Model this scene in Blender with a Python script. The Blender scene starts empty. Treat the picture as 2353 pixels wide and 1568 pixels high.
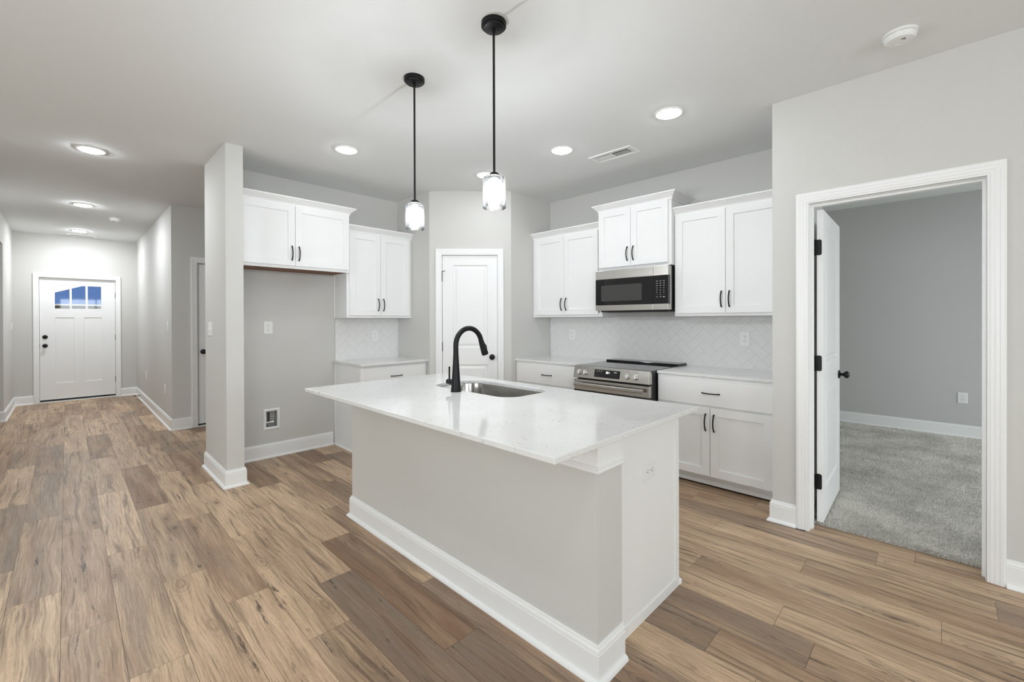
import bpy, bmesh, math, random
from mathutils import Matrix, Vector
PI = math.pi
SC = bpy.context.scene
COL = SC.collection

# ------------------------------------------------------------------ camera
F_PX, CX, CY, CAM_Z = 1005.656, 1176.5, 738.82, 1.3543
cam_data = bpy.data.cameras.new('camera')
cam = bpy.data.objects.new('camera', cam_data)
COL.objects.link(cam)
cam_data.sensor_fit = 'HORIZONTAL'
cam_data.sensor_width = 36.0
cam_data.lens = 36.0 * F_PX / 2353.0
cam_data.shift_x = (1176.5 - CX) / 2353.0
cam_data.shift_y = -(784.0 - CY) / 2353.0
cam_data.clip_start = 0.02
cam_data.clip_end = 300
R_ = Vector((0.7005134, -0.7136324, -0.0031129))
U_ = Vector((0.0048700, 0.0004184, 0.9999881))
F_ = Vector((0.7136226, 0.7005202, -0.0037685))
mw = Matrix.Identity(4)
for i in range(3):
    mw[i][0], mw[i][1], mw[i][2] = R_[i], U_[i], -F_[i]
mw[2][3] = CAM_Z
cam.matrix_world = mw
SC.camera = cam

# ------------------------------------------------------------------ world, added fill lights, bedroom daylight, exposure
world = bpy.data.worlds.new('overcast_sky')
SC.world = world
world.use_nodes = True
bg = world.node_tree.nodes['Background']
bg.inputs['Color'].default_value = (0.93, 0.96, 1.0, 1)
bg.inputs['Strength'].default_value = 1.1
SC.view_settings.view_transform = 'Standard'
SC.view_settings.look = 'None'
SC.view_settings.gamma = 1.0
SC.view_settings.use_curve_mapping = False
SC.view_settings.exposure = 0.15
SC.cycles.use_denoising = True
SC.cycles.use_adaptive_sampling = True
SC.cycles.adaptive_threshold = 0.02
SC.cycles.max_bounces = 10
SC.cycles.diffuse_bounces = 5
SC.cycles.glossy_bounces = 5
SC.cycles.transmission_bounces = 8
SC.cycles.transparent_max_bounces = 16
SC.cycles.sample_clamp_indirect = 6.0
SC.cycles.caustics_reflective = False
SC.cycles.caustics_refractive = False

def area_light(name, loc, rot, sx, sy, watts):
    d = bpy.data.lights.new(name, 'AREA')
    d.shape = 'RECTANGLE'
    d.size, d.size_y, d.energy = sx, sy, watts
    d.color = (0.87, 0.96, 1.0)
    o = bpy.data.objects.new(name, d)
    o.location, o.rotation_euler = loc, rot
    COL.objects.link(o)
    return o

# fill lights added behind the camera at unseen windows, then bedroom daylight
area_light('rear_fill', (-2.6, -4.75, 1.45), (PI/2 + 0.05, 0, 0), 2.2, 1.7, 70)
area_light('rear_fill', (0.9, -4.75, 1.45), (PI/2 + 0.05, 0, 0), 2.2, 1.7, 70)
area_light('side_fill', (-4.75, 0.6, 1.45), (PI/2 + 0.85, 0, -PI/2), 2.6, 1.7, 155)  # added fill, tilted up to brighten ceiling and island front
area_light('bedroom_daylight', (5.4, -3.75, 1.5), (PI/2 - 0.75, 0, 0), 1.5, 1.4, 92)
LAMP = 56.0        # emission of the recessed lamps
HLAMP = 350.0       # the entry hall's are brighter
BULB = 1600.0      # emission of the small source in the pendant bulbs

# ------------------------------------------------------------------ materials
MATS = {}
def nodes_of(name):
    m = bpy.data.materials.new(name)
    m.use_nodes = True
    nt = m.node_tree
    b = nt.nodes['Principled BSDF']
    return m, nt, b

def N(nt, kind, **kw):
    n = nt.nodes.new(kind)
    for k, v in kw.items():
        if k.startswith('i_'):
            n.inputs[k[2:].replace('_', ' ')].default_value = v
        else:
            setattr(n, k, v)
    return n

def mat(name, col, rough=0.5, metal=0.0, spec=0.5, noise=0.0, nscale=60.0, bump=0.0, bscale=200.0, emit=None, coat=0.0):
    m, nt, b = nodes_of(name)
    b.inputs['Base Color'].default_value = (*col, 1)
    b.inputs['Roughness'].default_value = rough
    b.inputs['Metallic'].default_value = metal
    b.inputs['Specular IOR Level'].default_value = spec
    if coat:
        b.inputs['Coat Weight'].default_value = coat
        b.inputs['Coat Roughness'].default_value = 0.08
    tc = N(nt, 'ShaderNodeTexCoord')
    if noise:
        n = N(nt, 'ShaderNodeTexNoise', i_Scale=nscale, i_Detail=4.0)
        nt.links.new(tc.outputs['Object'], n.inputs['Vector'])
        mx = N(nt, 'ShaderNodeMix', data_type='RGBA')
        mx.inputs[6].default_value = (*[c * (1 - noise) for c in col], 1)
        mx.inputs[7].default_value = (*[min(1, c * (1 + noise)) for c in col], 1)
        nt.links.new(n.outputs['Fac'], mx.inputs[0])
        nt.links.new(mx.outputs[2], b.inputs['Base Color'])
    if bump:
        n2 = N(nt, 'ShaderNodeTexNoise', i_Scale=bscale, i_Detail=3.0)
        nt.links.new(tc.outputs['Object'], n2.inputs['Vector'])
        bp = N(nt, 'ShaderNodeBump', i_Strength=bump, i_Distance=0.002)
        nt.links.new(n2.outputs['Fac'], bp.inputs['Height'])
        nt.links.new(bp.outputs['Normal'], b.inputs['Normal'])
    if emit:
        b.inputs['Emission Color'].default_value = (*emit[0], 1)
        b.inputs['Emission Strength'].default_value = emit[1]
    MATS[name] = m
    return m

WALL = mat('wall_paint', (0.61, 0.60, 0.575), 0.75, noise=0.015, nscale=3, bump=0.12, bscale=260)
WALLB = mat('wall_paint_dimmed', (0.55, 0.54, 0.53), 0.8, noise=0.015, nscale=3, bump=0.12, bscale=260)  # same wall paint, darkened to carry the bedroom's dimmer light
CEIL = mat('ceiling_paint', (0.79, 0.805, 0.80), 0.9, noise=0.01, nscale=2, bump=0.12, bscale=220)
TRIM = mat('trim_white', (0.84, 0.84, 0.835), 0.35, noise=0.008, nscale=12)
CAB = mat('cabinet_white', (0.85, 0.85, 0.845), 0.42, noise=0.008, nscale=9)
PLATE = mat('plate_plastic', (0.82, 0.82, 0.81), 0.35, noise=0.01)
BLACK = mat('matte_black_metal', (0.006, 0.006, 0.0065), 0.42, spec=0.25, noise=0.1, nscale=90)
DARK = mat('dark_recess', (0.02, 0.02, 0.02), 0.8, noise=0.1)
GAPB = mat('dark_gap_wood', (0.06, 0.035, 0.025), 0.8, noise=0.2, nscale=30)
UNDER = mat('cabinet_underside_wood', (0.20, 0.075, 0.03), 0.6, noise=0.25, nscale=25)
GROUT = mat('grout', (0.60, 0.595, 0.58), 0.9, noise=0.04)
TILE = mat('glazed_tile', (0.78, 0.775, 0.765), 0.16, noise=0.012, nscale=14, bump=0.03, bscale=18)
GLOSSB = mat('black_glass', (0.006, 0.006, 0.007), 0.07, noise=0.1)
COOKTOP = mat('cooktop_glass', (0.02, 0.02, 0.021), 0.06, noise=0.1)
GREYW = mat('microwave_window', (0.05, 0.05, 0.048), 0.15, noise=0.08, nscale=300)
RANGEB = mat('range_side_black', (0.02, 0.02, 0.021), 0.5, noise=0.1)
KNOB = mat('knob_silver', (0.75, 0.74, 0.72), 0.28, metal=0.85, noise=0.02)
CHROME = mat('valve_metal', (0.7, 0.7, 0.69), 0.25, metal=1.0, noise=0.05)
WBOX = mat('box_plastic', (0.55, 0.55, 0.54), 0.5, noise=0.03)
MARK = mat('panel_marking', (0.75, 0.75, 0.75), 0.5, noise=0.02)
DIGIT = mat('display_digits', (0.8, 0.9, 0.95), 0.5, emit=((0.85, 0.95, 1.0), 2.0))
LENS = mat('lamp_diffuser', (0.9, 0.9, 0.88), 0.5, emit=((0.93, 0.98, 1.02), LAMP))
LENSM = mat('hall_near_lamp_diffuser', (0.9, 0.9, 0.88), 0.5, emit=((0.93, 0.98, 1.02), LAMP * 3.6))
LENSH = mat('hall_lamp_diffuser', (0.9, 0.9, 0.88), 0.5, emit=((0.93, 0.98, 1.02), HLAMP))
FILA = mat('lamp_filament', (0.9, 0.9, 0.88), 0.5, emit=((0.93, 0.98, 1.02), BULB))
DOORW = mat('door_paint', (0.83, 0.83, 0.825), 0.4, noise=0.008, nscale=10)
BRICK = mat('far_brick', (0.20, 0.14, 0.11), 0.9, noise=0.45, nscale=2.5)
ROOF = mat('far_shingles_blue_cast', (0.055, 0.15, 0.40), 0.9, noise=0.35, nscale=3.0)  # blue cast of the outdoor light is put into the shingle colour
GRASS = mat('grass', (0.12, 0.14, 0.05), 0.95, noise=0.3, nscale=2)
VENTD = mat('vent_dark', (0.06, 0.06, 0.06), 0.8, noise=0.1)

def brushed(name, col, rough, axis):
    m, nt, b = nodes_of(name)
    b.inputs['Base Color'].default_value = (*col, 1)
    b.inputs['Metallic'].default_value = 1.0
    b.inputs['Roughness'].default_value = rough
    if axis[2] > 10:
        b.inputs['Anisotropic'].default_value = 0.75
        tg = N(nt, 'ShaderNodeTangent', direction_type='RADIAL', axis='Z')
        nt.links.new(tg.outputs[0], b.inputs['Tangent'])
    tc = N(nt, 'ShaderNodeTexCoord')
    mp = N(nt, 'ShaderNodeMapping')
    mp.inputs['Scale'].default_value = axis
    nt.links.new(tc.outputs['Object'], mp.inputs['Vector'])
    n = N(nt, 'ShaderNodeTexNoise', i_Scale=1.0, i_Detail=4.0)
    nt.links.new(mp.outputs['Vector'], n.inputs['Vector'])
    mr = N(nt, 'ShaderNodeMapRange', i_To_Min=rough * 0.8, i_To_Max=rough * 1.3)
    nt.links.new(n.outputs['Fac'], mr.inputs['Value'])
    nt.links.new(mr.outputs['Result'], b.inputs['Roughness'])
    bp = N(nt, 'ShaderNodeBump', i_Strength=0.10, i_Distance=0.0006)
    nt.links.new(n.outputs['Fac'], bp.inputs['Height'])
    nt.links.new(bp.outputs['Normal'], b.inputs['Normal'])
    MATS[name] = m
    return m
STEEL = brushed('stainless_steel', (0.56, 0.54, 0.51), 0.24, (3, 3, 420))
SINKM = brushed('sink_steel', (0.42, 0.405, 0.385), 0.18, (260, 260, 3))

def make_quartz():
    m, nt, b = nodes_of('quartz')
    L = nt.links.new
    b.inputs['Roughness'].default_value = 0.10
    tc = N(nt, 'ShaderNodeTexCoord')
    nz = N(nt, 'ShaderNodeTexNoise', i_Scale=9.0, i_Detail=3.0)
    L(tc.outputs['Object'], nz.inputs['Vector'])
    sub = N(nt, 'ShaderNodeVectorMath', operation='SCALE')
    sub.inputs['Scale'].default_value = 0.12
    L(nz.outputs['Color'], sub.inputs[0])
    add = N(nt, 'ShaderNodeVectorMath', operation='ADD')
    L(tc.outputs['Object'], add.inputs[0]); L(sub.outputs[0], add.inputs[1])
    mp = N(nt, 'ShaderNodeMapping')
    mp.inputs['Rotation'].default_value = (0, 0, 0.5)
    mp.inputs['Scale'].default_value = (1.0, 0.45, 1.0)
    L(add.outputs[0], mp.inputs['Vector'])
    vo = N(nt, 'ShaderNodeTexVoronoi', feature='DISTANCE_TO_EDGE', i_Scale=34.0)
    L(mp.outputs['Vector'], vo.inputs['Vector'])
    thin = N(nt, 'ShaderNodeMapRange', i_From_Min=0.0, i_From_Max=0.034, i_To_Min=1.0, i_To_Max=0.0)
    L(vo.outputs['Distance'], thin.inputs['Value'])
    msk = N(nt, 'ShaderNodeTexNoise', i_Scale=42.0, i_Detail=2.0)
    L(tc.outputs['Object'], msk.inputs['Vector'])
    mm = N(nt, 'ShaderNodeMapRange', i_From_Min=0.585, i_From_Max=0.65)
    L(msk.outputs['Fac'], mm.inputs['Value'])
    mul = N(nt, 'ShaderNodeMath', operation='MULTIPLY')
    L(thin.outputs['Result'], mul.inputs[0]); L(mm.outputs['Result'], mul.inputs[1])
    cl = N(nt, 'ShaderNodeTexNoise', i_Scale=7.0, i_Detail=5.0)
    L(tc.outputs['Object'], cl.inputs['Vector'])
    base = N(nt, 'ShaderNodeMix', data_type='RGBA')
    base.inputs[6].default_value = (0.70, 0.695, 0.68, 1)
    base.inputs[7].default_value = (0.80, 0.795, 0.785, 1)
    L(cl.outputs['Fac'], base.inputs[0])
    fl = N(nt, 'ShaderNodeMix', data_type='RGBA')
    L(mul.outputs[0], fl.inputs[0]); L(base.outputs[2], fl.inputs[6])
    fl.inputs[7].default_value = (0.30, 0.295, 0.285, 1)
    L(fl.outputs[2], b.inputs['Base Color'])
    MATS['quartz'] = m
    return m
QUARTZ = make_quartz()

def make_planks():
    m, nt, b = nodes_of('oak_plank')
    L = nt.links.new
    at = N(nt, 'ShaderNodeAttribute', attribute_name='plank')
    sp = N(nt, 'ShaderNodeSeparateColor')
    L(at.outputs['Color'], sp.inputs['Color'])
    tc = N(nt, 'ShaderNodeTexCoord')
    # every plank reads its own piece of the grain
    off = N(nt, 'ShaderNodeCombineXYZ')
    k1 = N(nt, 'ShaderNodeMath', operation='MULTIPLY'); k1.inputs[1].default_value = 53.0
    L(sp.outputs['Blue'], k1.inputs[0])
    L(k1.outputs[0], off.inputs['X']); L(k1.outputs[0], off.inputs['Z'])
    add = N(nt, 'ShaderNodeVectorMath', operation='ADD')
    L(tc.outputs['Object'], add.inputs[0]); L(off.outputs[0], add.inputs[1])
    P = add.outputs[0]
    def stretch(sx, sy):
        mp = N(nt, 'ShaderNodeMapping')
        mp.inputs['Scale'].default_value = (sx, sy, 1.0)
        L(P, mp.inputs['Vector'])
        return mp.outputs['Vector']
    # slow wander of the grain round knots
    wn = N(nt, 'ShaderNodeTexNoise', i_Scale=1.0, i_Detail=2.0)
    L(stretch(4.0, 1.3), wn.inputs['Vector'])
    ws = N(nt, 'ShaderNodeVectorMath', operation='SCALE'); ws.inputs['Scale'].default_value = 0.085
    wc = N(nt, 'ShaderNodeVectorMath', operation='MULTIPLY'); wc.inputs[1].default_value = (1.0, 0.0, 1.0)
    L(wn.outputs['Color'], wc.inputs[0]); L(wc.outputs[0], ws.inputs[0])
    wp = N(nt, 'ShaderNodeVectorMath', operation='ADD')
    L(P, wp.inputs[0]); L(ws.outputs[0], wp.inputs[1])
    def warped(sx, sy):
        mp = N(nt, 'ShaderNodeMapping')
        mp.inputs['Scale'].default_value = (sx, sy, 1.0)
        L(wp.outputs[0], mp.inputs['Vector'])
        return mp.outputs['Vector']
    g1 = N(nt, 'ShaderNodeTexNoise', i_Scale=1.0, i_Detail=6.0, i_Roughness=0.65)
    L(warped(150, 4.0), g1.inputs['Vector'])
    g2 = N(nt, 'ShaderNodeTexNoise', i_Scale=1.0, i_Detail=3.0)
    L(warped(16, 1.1), g2.inputs['Vector'])
    g3 = N(nt, 'ShaderNodeTexNoise', i_Scale=1.0, i_Detail=5.0, i_Roughness=0.6)
    L(warped(42, 1.5), g3.inputs['Vector'])
    big = N(nt, 'ShaderNodeTexNoise', i_Scale=1.0, i_Detail=2.0)
    L(warped(11.0, 1.5), big.inputs['Vector'])
    def mix(fac, a, c):
        x = N(nt, 'ShaderNodeMix', data_type='RGBA')
        if isinstance(fac, float): x.inputs[0].default_value = fac
        else: L(fac, x.inputs[0])
        for s, v in ((6, a), (7, c)):
            if isinstance(v, tuple): x.inputs[s].default_value = (*v, 1)
            else: L(v, x.inputs[s])
        return x.outputs[2]
    def rng(v, a, c, lo=0.0, hi=1.0):
        r = N(nt, 'ShaderNodeMapRange', i_From_Min=a, i_From_Max=c, i_To_Min=lo, i_To_Max=hi)
        L(v, r.inputs['Value'])
        return r.outputs['Result']
    def mth(op, a, c):
        x = N(nt, 'ShaderNodeMath', operation=op)
        for i, v in enumerate((a, c)):
            if isinstance(v, float): x.inputs[i].default_value = v
            else: L(v, x.inputs[i])
        return x.outputs[0]
    LIGHT, BROWN = (0.75, 0.54, 0.36), (0.29, 0.17, 0.102)
    GREY = (0.275, 0.22, 0.172)
    tone = mth('ADD', mth('ADD', mth('MULTIPLY', sp.outputs['Red'], 0.92), 0.04), mth('MULTIPLY', mth('SUBTRACT', big.outputs['Fac'], 0.5), 1.35))
    tone = rng(tone, 0.0, 1.0)
    c0 = mix(tone, BROWN, LIGHT)
    gy = mth('ADD', sp.outputs['Green'], mth('MULTIPLY', mth('SUBTRACT', g2.outputs['Fac'], 0.5), 2.0))
    c1 = mix(rng(gy, 0.15, 1.1), c0, GREY)
    fi = N(nt, 'ShaderNodeTexNoise', i_Scale=1.0, i_Detail=3.0, i_Roughness=0.7)
    L(stretch(420, 26), fi.inputs['Vector'])
    c1 = mix(rng(fi.outputs['Fac'], 0.42, 0.70, 0.0, 0.32), c1, (0.17, 0.11, 0.07))
    c2 = mix(rng(g1.outputs['Fac'], 0.40, 0.68, 0.0, 0.55), c1, (0.19, 0.12, 0.075))
    c3a = mix(rng(g3.outputs['Fac'], 0.535, 0.67, 0.0, 0.66), c2, (0.115, 0.074, 0.05))
    ck = N(nt, 'ShaderNodeTexNoise', i_Scale=1.0, i_Detail=6.0, i_Roughness=0.75)
    L(warped(30, 3.2), ck.inputs['Vector'])
    c3 = mix(mth('MULTIPLY', rng(ck.outputs['Fac'], 0.585, 0.65, 0.0, 0.9), rng(g2.outputs['Fac'], 0.47, 0.57)), c3a, (0.045, 0.03, 0.022))
    # knots and dark checks
    kn = N(nt, 'ShaderNodeTexVoronoi', feature='F1', i_Scale=1.0)
    L(warped(7.5, 2.4), kn.inputs['Vector'])
    kn2 = N(nt, 'ShaderNodeSeparateColor')
    L(kn.outputs['Color'], kn2.inputs['Color'])
    pick = rng(kn2.outputs['Red'], 0.48, 0.50)
    spot = rng(kn.outputs['Distance'], 0.03, 0.11, 1.0, 0.0)
    c4 = mix(mth('MULTIPLY', mth('MULTIPLY', pick, spot), 0.85), c3, (0.05, 0.032, 0.025))
    halo = rng(kn.outputs['Distance'], 0.06, 0.34, 0.35, 0.0)
    c5 = mix(mth('MULTIPLY', pick, halo), c4, (0.20, 0.125, 0.085))
    # year rings bending round the knots
    rg = mth('SINE', mth('MULTIPLY', kn.outputs['Distance'], 75.0), 0.0)
    rm = mth('MULTIPLY', mth('MULTIPLY', pick, rng(kn.outputs['Distance'], 0.10, 0.42, 1.0, 0.0)), rng(rg, 0.1, 0.9, 0.0, 0.5))
    c5 = mix(rm, c5, (0.17, 0.105, 0.068))
    L(c5, b.inputs['Base Color'])
    L(rng(g1.outputs['Fac'], 0.3, 0.7, 0.36, 0.48), b.inputs['Roughness'])
    b.inputs['Specular IOR Level'].default_value = 0.32
    bp = N(nt, 'ShaderNodeBump', i_Strength=0.10, i_Distance=0.001)
    L(g1.outputs['Fac'], bp.inputs['Height'])
    L(bp.outputs['Normal'], b.inputs['Normal'])
    MATS['oak_plank'] = m
    return m
PLANK = make_planks()

def make_carpet():
    m, nt, b = nodes_of('carpet_pile')
    L = nt.links.new
    tc = N(nt, 'ShaderNodeTexCoord')
    n1 = N(nt, 'ShaderNodeTexNoise', i_Scale=125.0, i_Detail=5.0, i_Roughness=0.75)
    n2 = N(nt, 'ShaderNodeTexNoise', i_Scale=3.2, i_Detail=3.0)
    L(tc.outputs['Object'], n1.inputs['Vector']); L(tc.outputs['Object'], n2.inputs['Vector'])
    cr = N(nt, 'ShaderNodeValToRGB')
    cr.color_ramp.elements[0].position, cr.color_ramp.elements[0].color = 0.40, (0.56, 0.52, 0.455, 1)
    cr.color_ramp.elements[1].position, cr.color_ramp.elements[1].color = 0.56, (1.0, 0.97, 0.91, 1)
    L(n1.outputs['Fac'], cr.inputs['Fac'])
    mx = N(nt, 'ShaderNodeMix', data_type='RGBA', blend_type='MULTIPLY')
    mx.inputs[0].default_value = 1.0
    mr = N(nt, 'ShaderNodeMapRange', i_From_Min=0.35, i_From_Max=0.65, i_To_Min=0.80, i_To_Max=1.05)
    L(n2.outputs['Fac'], mr.inputs['Value'])
    L(cr.outputs['Color'], mx.inputs[6]); L(mr.outputs['Result'], mx.inputs[7])
    L(mx.outputs[2], b.inputs['Base Color'])
    b.inputs['Roughness'].default_value = 1.0
    b.inputs['Specular IOR Level'].default_value = 0.05
    bp = N(nt, 'ShaderNodeBump', i_Strength=0.9, i_Distance=0.008)
    L(n1.outputs['Fac'], bp.inputs['Height'])
    L(bp.outputs['Normal'], b.inputs['Normal'])
    MATS['carpet_pile'] = m
    return m
CARPET = make_carpet()

def make_glass(name, seeded):
    """thin clear glass: lets light straight through, mirrors a little at its angle"""
    m = bpy.data.materials.new(name)
    m.use_nodes = True
    nt = m.node_tree
    nt.nodes.clear()
    L = nt.links.new
    out = N(nt, 'ShaderNodeOutputMaterial')
    tr = N(nt, 'ShaderNodeBsdfTransparent')
    tr.inputs['Color'].default_value = (0.995, 0.995, 0.995, 1)
    gl = N(nt, 'ShaderNodeBsdfGlossy', i_Roughness=0.03)
    fr = N(nt, 'ShaderNodeFresnel', i_IOR=1.32 if seeded else 1.5)
    mx = N(nt, 'ShaderNodeMixShader')
    L(fr.outputs[0], mx.inputs[0]); L(tr.outputs[0], mx.inputs[1]); L(gl.outputs[0], mx.inputs[2])
    last = mx
    if seeded:
        tc = N(nt, 'ShaderNodeTexCoord')
        vo = N(nt, 'ShaderNodeTexVoronoi', feature='F1', i_Scale=140.0)
        L(tc.outputs['Object'], vo.inputs['Vector'])
        nz = N(nt, 'ShaderNodeTexNoise', i_Scale=60.0, i_Detail=2.0)
        L(tc.outputs['Object'], nz.inputs['Vector'])
        a = N(nt, 'ShaderNodeMapRange', i_From_Min=0.12, i_From_Max=0.32, i_To_Min=1.0, i_To_Max=0.0)
        L(vo.outputs['Distance'], a.inputs['Value'])
        c = N(nt, 'ShaderNodeMapRange', i_From_Min=0.45, i_From_Max=0.6, i_To_Min=0.008, i_To_Max=0.16)
        L(nz.outputs['Fac'], c.inputs['Value'])
        mu = N(nt, 'ShaderNodeMath', operation='MULTIPLY')
        L(a.outputs[0], mu.inputs[0]); L(c.outputs[0], mu.inputs[1])
        bp = N(nt, 'ShaderNodeBump', i_Strength=0.5, i_Distance=0.002)
        L(vo.outputs['Distance'], bp.inputs['Height'])
        L(bp.outputs['Normal'], gl.inputs['Normal'])
        tl = N(nt, 'ShaderNodeBsdfTranslucent')
        tl.inputs['Color'].default_value = (0.9, 0.9, 0.9, 1)
        m2 = N(nt, 'ShaderNodeMixShader')
        ad = N(nt, 'ShaderNodeMath', operation='ADD'); ad.inputs[1].default_value = 0.005
        L(mu.outputs[0], ad.inputs[0])
        L(ad.outputs[0], m2.inputs[0]); L(mx.outputs[0], m2.inputs[1]); L(tl.outputs[0], m2.inputs[2])
        last = m2
    L(last.outputs[0], out.inputs['Surface'])
    MATS[name] = m
    return m
def make_bulb():
    m = bpy.data.materials.new('bulb_envelope')
    m.use_nodes = True
    nt = m.node_tree
    nt.nodes.clear()
    out = N(nt, 'ShaderNodeOutputMaterial')
    tr = N(nt, 'ShaderNodeBsdfTransparent')
    em = N(nt, 'ShaderNodeEmission', i_Strength=14.0)
    em.inputs['Color'].default_value = (0.95, 0.99, 1.0, 1)
    mx = N(nt, 'ShaderNodeMixShader')
    mx.inputs[0].default_value = 0.25
    nt.links.new(tr.outputs[0], mx.inputs[1]); nt.links.new(em.outputs[0], mx.inputs[2])
    nt.links.new(mx.outputs[0], out.inputs['Surface'])
    MATS['bulb_envelope'] = m
    return m
BULBM = make_bulb()
SEEDED = make_glass('seeded_glass', True)
PANE = make_glass('window_glass', False)

# ------------------------------------------------------------------ mesh helpers
class MB:
    def __init__(s):
        s.bm = bmesh.new()
    def face(s, vs):
        try: return s.bm.faces.new(vs)
        except ValueError: return None
    def box(s, a, b):
        x0, y0, z0 = (min(a[i], b[i]) for i in range(3))
        x1, y1, z1 = (max(a[i], b[i]) for i in range(3))
        v = [s.bm.verts.new(p) for p in ((x0,y0,z0),(x1,y0,z0),(x1,y1,z0),(x0,y1,z0),(x0,y0,z1),(x1,y0,z1),(x1,y1,z1),(x0,y1,z1))]
        for f in ((0,3,2,1),(4,5,6,7),(0,1,5,4),(1,2,6,5),(2,3,7,6),(3,0,4,7)):
            s.face([v[i] for i in f])
        return s
    def loft(s, rings, cap0=True, cap1=True):
        """rings: lists of equal length of 3D points"""
        rv = [[s.bm.verts.new(p) for p in r] for r in rings]
        n = len(rv[0])
        for a, b in zip(rv, rv[1:]):
            for i in range(n):
                s.face([a[i], a[(i+1) % n], b[(i+1) % n], b[i]])
        if cap0: s.face(list(reversed(rv[0])))
        if cap1: s.face(rv[-1])
        return s
    def lathe(s, prof, c=(0,0,0), axis='Z', n=32, cap0=True, cap1=True, flip=False):
        rings = []
        for r, h in prof:
            ring = []
            for i in range(n):
                a = 2*PI*i/n
                u, v = r*math.cos(a), r*math.sin(a)
                if axis == 'Z': p = (c[0]+u, c[1]+v, c[2]+h)
                elif axis == 'Y': p = (c[0]+u, c[1]+h, c[2]+v)
                else: p = (c[0]+h, c[1]+u, c[2]+v)
                ring.append(p)
            rings.append(ring)
        return s.loft(rings, cap0, cap1)
    def tube(s, pts, rad, n=12, rads=None, flat=None):
        pts = [Vector(p) for p in pts]
        rings = []
        up = Vector((0, 0, 1))
        prev = None
        for i, p in enumerate(pts):
            t = (pts[min(i+1, len(pts)-1)] - pts[max(i-1, 0)]).normalized()
            if prev is None:
                a = t.cross(up)
                if a.length < 1e-3: a = t.cross(Vector((0, 1, 0)))
                a.normalize()
            else:
                a = (prev - t * prev.dot(t)).normalized()
            b = t.cross(a).normalized()
            prev = a
            r = rads[i] if rads else rad
            fa, fb = flat or (1, 1)
            rings.append([tuple(p + a*(r*fa*math.cos(2*PI*k/n)) + b*(r*fb*math.sin(2*PI*k/n))) for k in range(n)])
        return s.loft(rings)
    def prism(s, poly, axis, a, b):
        """poly of 2D points extruded along axis from a to b"""
        def P(q, h):
            return {'X': (h, q[0], q[1]), 'Y': (q[0], h, q[1]), 'Z': (q[0], q[1], h)}[axis]
        return s.loft([[P(q, a) for q in poly], [P(q, b) for q in poly]])
    def sweep(s, prof, path, nrm, closed=False):
        """prof (out, up): out lies in the path's plane, square to it; up along nrm"""
        nrm = Vector(nrm).normalized()
        path = [Vector(p) for p in path]
        n = len(path)
        rings = []
        for i in range(n):
            if closed: d0, d1 = (path[i]-path[i-1]).normalized(), (path[(i+1) % n]-path[i]).normalized()
            else:
                d1 = (path[i+1]-path[i]).normalized() if i < n-1 else (path[i]-path[i-1]).normalized()
                d0 = (path[i]-path[i-1]).normalized() if i > 0 else d1
            o0, o1 = d0.cross(nrm), d1.cross(nrm)
            m = (o0 + o1)
            m = m / max(1e-6, m.length_squared / 2) if m.length > 1e-4 else o1
            rings.append([tuple(path[i] + m*p[0] + nrm*p[1]) for p in prof])
        if closed:
            rings.append(rings[0])
            return s.loft(rings, False, False)
        return s.loft(rings)
    def slab(s, w, h, t, holes, y=0.0, x0=0.0, z0=0.0, through=False):
        """a door-like board: front face at y-t, back at y; holes = (xa, xb, za, zb, rings) with rings (inset, depth)"""
        xs = sorted({0.0, w, *[v for q in holes for v in q[:2]]})
        zs = sorted({0.0, h, *[v for q in holes for v in q[2:4]]})
        bm = s.bm
        cache = {}
        def V(x, yy, z):
            k = (round(x, 6), round(yy, 6), round(z, 6))
            if k not in cache: cache[k] = bm.verts.new((x0+x, yy, z0+z))
            return cache[k]
        yf = y - t
        for yy, flip in ((yf, False), (y, True)):
            for xa, xb in zip(xs, xs[1:]):
                for za, zb in zip(zs, zs[1:]):
                    cx, cz = (xa+xb)/2, (za+zb)/2
                    if any(q[0] < cx < q[1] and q[2] < cz < q[3] for q in holes) and (yy == yf or through): continue
                    q = [V(xa, yy, za), V(xb, yy, za), V(xb, yy, zb), V(xa, yy, zb)]
                    s.face(q[::-1] if flip else q)
        for a, b, horiz in ((0, w, False), (0, h, True)):
            if horiz:
                for xx, fl in ((0.0, False), (w, True)):
                    for za, zb in zip(zs, zs[1:]):
                        q = [V(xx, y, za), V(xx, yf, za), V(xx, yf, zb), V(xx, y, zb)]
                        s.face(q[::-1] if fl else q)
            else:
                for zz, fl in ((0.0, True), (h, False)):
                    for xa, xb in zip(xs, xs[1:]):
                        if through and zz == 0.0 and any(q[0] < (xa+xb)/2 < q[1] and q[2] == 0 for q in holes): continue
                        q = [V(xa, yf, zz), V(xb, yf, zz), V(xb, y, zz), V(xa, y, zz)]
                        s.face(q[::-1] if fl else q)
        for q in holes:
            xa, xb, za, zb = q[:4]
            if through:
                A = [V(xa, yf, za), V(xb, yf, za), V(xb, yf, zb), V(xa, yf, zb)]
                B = [V(xa, y, za), V(xb, y, za), V(xb, y, zb), V(xa, y, zb)]
                for i in range(1 if za == 0 else 0, 4): s.face([A[i], B[i], B[(i+1) % 4], A[(i+1) % 4]])
                continue
            prev = [V(xa, yf, za), V(xb, yf, za), V(xb, yf, zb), V(xa, yf, zb)]
            for ins, dep in q[4]:
                cur = [bm.verts.new((x0+u, yf+dep, z0+v)) for u, v in ((xa+ins, za+ins), (xb-ins, za+ins), (xb-ins, zb-ins), (xa+ins, zb-ins))]
                for i in range(4): s.face([prev[i], prev[(i+1) % 4], cur[(i+1) % 4], cur[i]])
                prev = cur
            s.face(prev)
        return s
    def xf(s, M):
        bmesh.ops.transform(s.bm, matrix=M, verts=s.bm.verts)
        return s

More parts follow.
